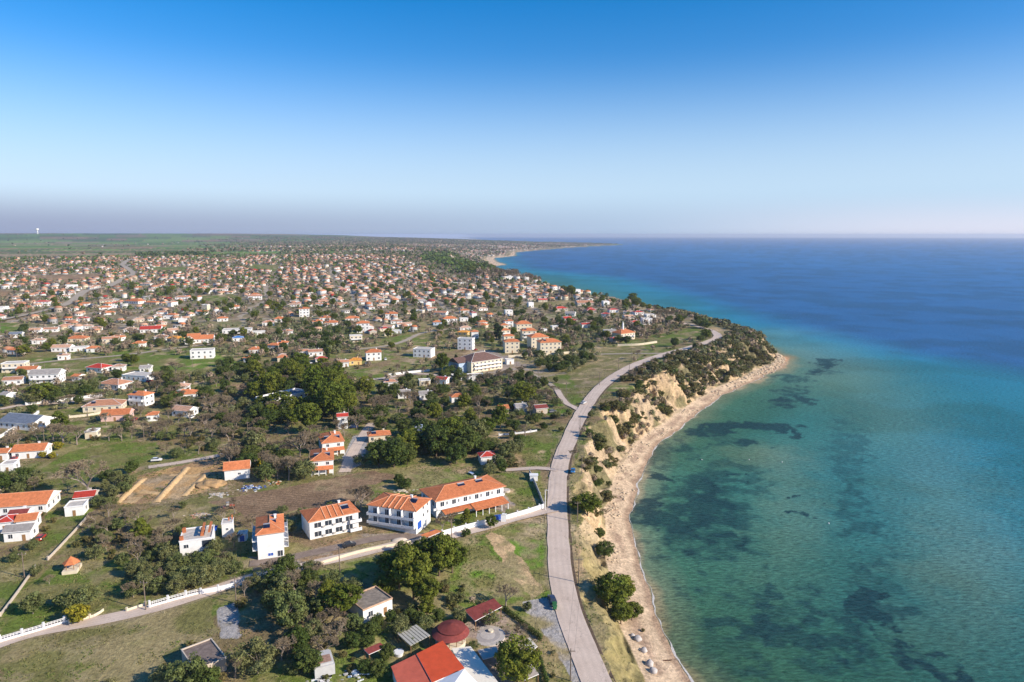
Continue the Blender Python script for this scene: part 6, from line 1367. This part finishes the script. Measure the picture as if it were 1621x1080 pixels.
# tufts of tall grass and weeds on the near ground
x = g.uniform(-260, 60, 60000); y = g.uniform(120, 420, 60000); m = in_view(x, y, 14, 10) & (fbm(x / 8, y / 8, 701) > .46); x, y = x[m], y[m]
dd, pp = coast(x, y); m = (dd > 17)
for L, wd, k in RL[:5]: m &= seg_dist(L, x, y) > wd / 2 + .4
E_ = ex()
for e in E_: m &= (x - e[0]) ** 2 + (y - e[1]) ** 2 > (e[2] * .9) ** 2
for (P, a_, b_, s_) in FP:
    if a_ in (GRAV, PAVE, TAN, ORG, BRN): m &= ~poly_mask(P, x, y)
x, y = x[m][:26000], y[m][:26000]; z = height(x, y); n_ = len(x); K = 4; th = g.uniform(0, 6.28, (n_, K)); hh = g.uniform(.08, .3, (n_, K)); 
c0 = np.stack([x, y, z], -1)[:, None] + np.stack([g.normal(0, .25, (n_, K)), g.normal(0, .25, (n_, K)), np.zeros((n_, K))], -1); sd_ = np.stack([np.cos(th), np.sin(th), 0 * th], -1) * g.uniform(.08, .22, (n_, K, 1)); up_ = np.stack([g.normal(0, .12, (n_, K)), g.normal(0, .12, (n_, K)), hh], -1)
V = np.stack([c0 - sd_, c0 + sd_, c0 + up_ + sd_ * .4, c0 + up_ - sd_ * .4], 2).reshape(-1, 3); gcx = lerp(np.array((.11, .145, .035)), np.array((.19, .175, .07)), sstep(.4, .6, fbm(x / 12, y / 12, 711))[:, None]) * g.uniform(.8, 1.15, (n_, 1))
add('grass', mesh_np('grass', V, np.arange(len(V)).reshape(-1, 4), [('Col', 'FACE', np.repeat(gcx, K, 0))]), m if False else bpy.data.materials['distant_foliage'], kind='stuff')

# parked cars and poles in the village
paints = [cp('paint_' + nme, c) for nme, c in (('silver', (.55, .56, .58)), ('white', (.75, .75, .73)), ('red', (.4, .03, .02)), ('navy', (.03, .05, .14)), ('grey', (.2, .2, .21)))]
cw = ['silver', 'white', 'red', 'navy', 'grey']; protos = []
for k, pm_ in enumerate(paints): protos.append(car((600, 700), 0, pm_, cw[k]))
nc_ = 0
for (x, y, L, W, H, rz, wall, roof, rk, st, ap, fixed) in HREC:
    if not fixed or ap < 15 or g.random() < .55 or nc_ > 30: continue
    k = int(g.integers(0, 5)); qx = x + math.cos(rz) * (L * .5 + 3) + math.sin(rz) * W * .5; qy = y + math.sin(rz) * (L * .5 + 3) - math.cos(rz) * W * .5
    if not bool(clear(np.array([qx]), np.array([qy]), -8, fields=False, dmin=20)[0]) and False: continue
    c_ = copy_tree(protos[k]) if nc_ >= 5 or k in [] else copy_tree(protos[k]); c_.location = (qx, qy, gz(qx, qy) + .05); c_.rotation_euler = (0, 0, rz + (math.pi / 2 if g.random() < .5 else 0))
    a, b, _ = proj(qx, qy, gz(qx, qy)); THINGS.append((c_, float(a), float(b), cw[k] + ' parked car', 'car')); nc_ += 1
for o in protos:
    for ch in list(o.children): bpy.data.objects.remove(ch)
    bpy.data.objects.remove(o)
ux, uy = jgrid(46, 60, 330, 820, .3, .2); uz = height(ux, uy); mk = in_view(ux, uy, uz, -5) & clear(ux, uy, 1, fields=False, dmin=40); m0 = MB(); m0.tube((0, 0, -.8), (0, 0, 8.3), .16, .11, 7); pme = m0.mesh('pole', PM); m0 = MB(); m0.box(-1.0, 1.0, -.06, .06, 7.6, 7.75); ame = m0.mesh('cross_arm', PM)
for x, y, z in list(zip(ux[mk], uy[mk], uz[mk]))[:60]:
    root = empty('utility_pole', (x, y, z), g.uniform(0, 3)); add('pole', pme, None, root); add('cross_arm', ame, None, root); a, b, _ = proj(x, y, z); THINGS.append((root, float(a), float(b), 'utility pole', 'pole'))
# ================================================================ labels
LANDM = [(430,850,'the three storey guest house'),(525,845,'the ribbed roof guest house'),(622,838,'the balconied guest house'),(745,800,'the long guest house'),(310,865,'the unfinished white house'),(375,750,'the white farm shed'),(515,735,'the terraced holiday houses'),
 (270,765,'the dug plots'),(480,785,'the ploughed field'),(690,745,'the empty grass plot'),(110,900,'the garden gazebo'),(120,960,'the lower left lawn'),(280,915,'the olive grove'),(170,1010,'the bottom left meadow'),(310,1050,'the derelict stone house'),(595,960,'the dirty flat roof'),
 (713,995,'the round pavilion'),(690,1060,'the red restaurant'),(765,965,'the maroon dining shelter'),(515,1060,'the old caravan'),(800,890,'the green lot'),(830,1040,'the beige tent'),(885,960,'the dark blue car'),(985,940,'the lower beach'),(925,790,'the roadside pine'),(945,870,'the bare verge'),
 (965,720,'the bare yellow cliff'),(907,745,'the bright blue car'),(1000,650,'the middle cliff'),(1070,600,'the bushy cliff'),(1180,560,'the cape cliff'),(1150,525,'the cape turning'),(460,640,'the flat roofed villa'),(660,700,'the dark pine clump'),(773,728,'the small red roofed pool house'),
 (840,650,'the allotments'),(900,610,'the roadside field'),(600,690,'the orange hipped bungalow'),(727,630,'the lone orange roofed house'),(640,625,'the grey roofed sheds'),(765,580,'the cream hotel'),(850,545,'the terracotta villas'),(995,530,'the turreted villa'),(1060,515,'the cape scrub'),
 (668,555,'the white flat roofed villa'),(740,540,'the three storey white block'),(575,510,'the tall red roofed house'),(500,535,'the hillside olive grove'),(320,560,'the long white house'),(290,635,'the pair of orange roofs'),(162,645,'the big terracotta house'),(180,670,'the pink house'),(45,715,'the orange gabled cottage'),
 (30,800,'the long orange roof'),(20,670,'the slate roofed building'),(70,605,'the grey gabled barn'),(140,745,'the left meadow'),(143,770,'the big bare tree'),(200,590,'the red roofed row'),(380,600,'the central olives'),(520,640,'the tall umbrella pines'),(590,560,'the orange balconied house'),
 (680,590,'the lane wall'),(20,520,'the bright green field'),(240,530,'the red gabled house'),(140,555,'the left lane houses'),(400,545,'the blue roofed house'),(440,510,'the white block with red top'),(700,505,'the twin orange roofs'),(900,495,'the seaside houses'),(330,490,'the cream block'),
 (210,485,'the long red roof'),(780,490,'the shore village'),(600,480,'the village centre'),(470,470,'the village hillside'),(340,460,'the inland village'),(100,480,'the winding track'),(700,460,'the coastal village'),(850,465,'the white holiday flats')]
ORD = ['first','second','third','fourth','fifth','sixth','seventh','eighth','ninth','tenth','eleventh','twelfth','thirteenth','fourteenth','fifteenth','sixteenth','seventeenth','eighteenth','nineteenth','twentieth']
groups = {}
for rec in THINGS:
    o, a, b, phrase, kind = rec; q = min(LANDM, key=lambda l: (l[0] - a) ** 2 + ((l[1] - b) * 1.6) ** 2)
    key = (phrase, q[2]); groups.setdefault(key, []).append((a, b, o, q, kind))
GRP = {'house': 'village houses', 'pine': 'pines among the gardens', 'dark': 'dark evergreens among the gardens', 'olive': 'olive trees over the land', 'bush': 'bushes on open ground', 'bare': 'bare winter trees', 'lemon': 'yellow green trees', 'cyp': 'cypresses', 'fir': 'cone shaped conifers', 'rust': 'rusty trees', 'car': 'cars parked by the houses', 'pole': 'utility poles in the village'}
for (phrase, where), L in groups.items():
    near = [t for t in L if t[1] >= t[3][1]]; farr = [t for t in L if t[1] < t[3][1]]
    for side, S in (('in front of', near), ('beyond', farr)):
        S.sort(key=lambda t: t[0]); n = len(S)
        rows = [S] if n <= 12 else None
        if rows is None:
            S2 = sorted(S, key=lambda t: -t[1]); nr = math.ceil(n / 12); per = math.ceil(n / nr); rows = [sorted(S2[k * per:(k + 1) * per], key=lambda t: t[0]) for k in range(nr)]
        for ri, row in enumerate(rows):
            for i, t in enumerate(row):
                rowtxt = '' if len(rows) == 1 else f', {ORD[ri]} row back'
                if len(row) == 1: lab = f'{phrase} {side} {where}{rowtxt}'
                elif i == 0: lab = f'leftmost {phrase} {side} {where}{rowtxt}'
                elif i == len(row) - 1: lab = f'rightmost {phrase} {side} {where}{rowtxt}'
                else: lab = f'{ORD[i]} {phrase} from the left {side} {where}{rowtxt}'
                if len(lab.split()) > 16: lab = lab.replace('from the left', 'rightwards')
                lab = lab.replace('single storey ', '') if len(lab.split()) > 16 else lab
                ws_ = lab.split()
                if len(ws_) > 16: lab = lab.replace('two storey ', '').replace('three storey ', '')
                t[2]['label'] = lab; t[2]['category'] = 'house' if t[4] == 'house' else ({'bush': 'bush', 'car': 'car', 'pole': 'utility pole'}.get(t[4], 'tree')); t[2]['group'] = GRP[t[4]]
print('things', len([o for o in bpy.data.objects if o.parent is None]), 'objects', len(bpy.data.objects))

for o in bpy.data.objects:
    if 'label' in o and len(o['label'].split()) > 16: print('LONG', o['label'])
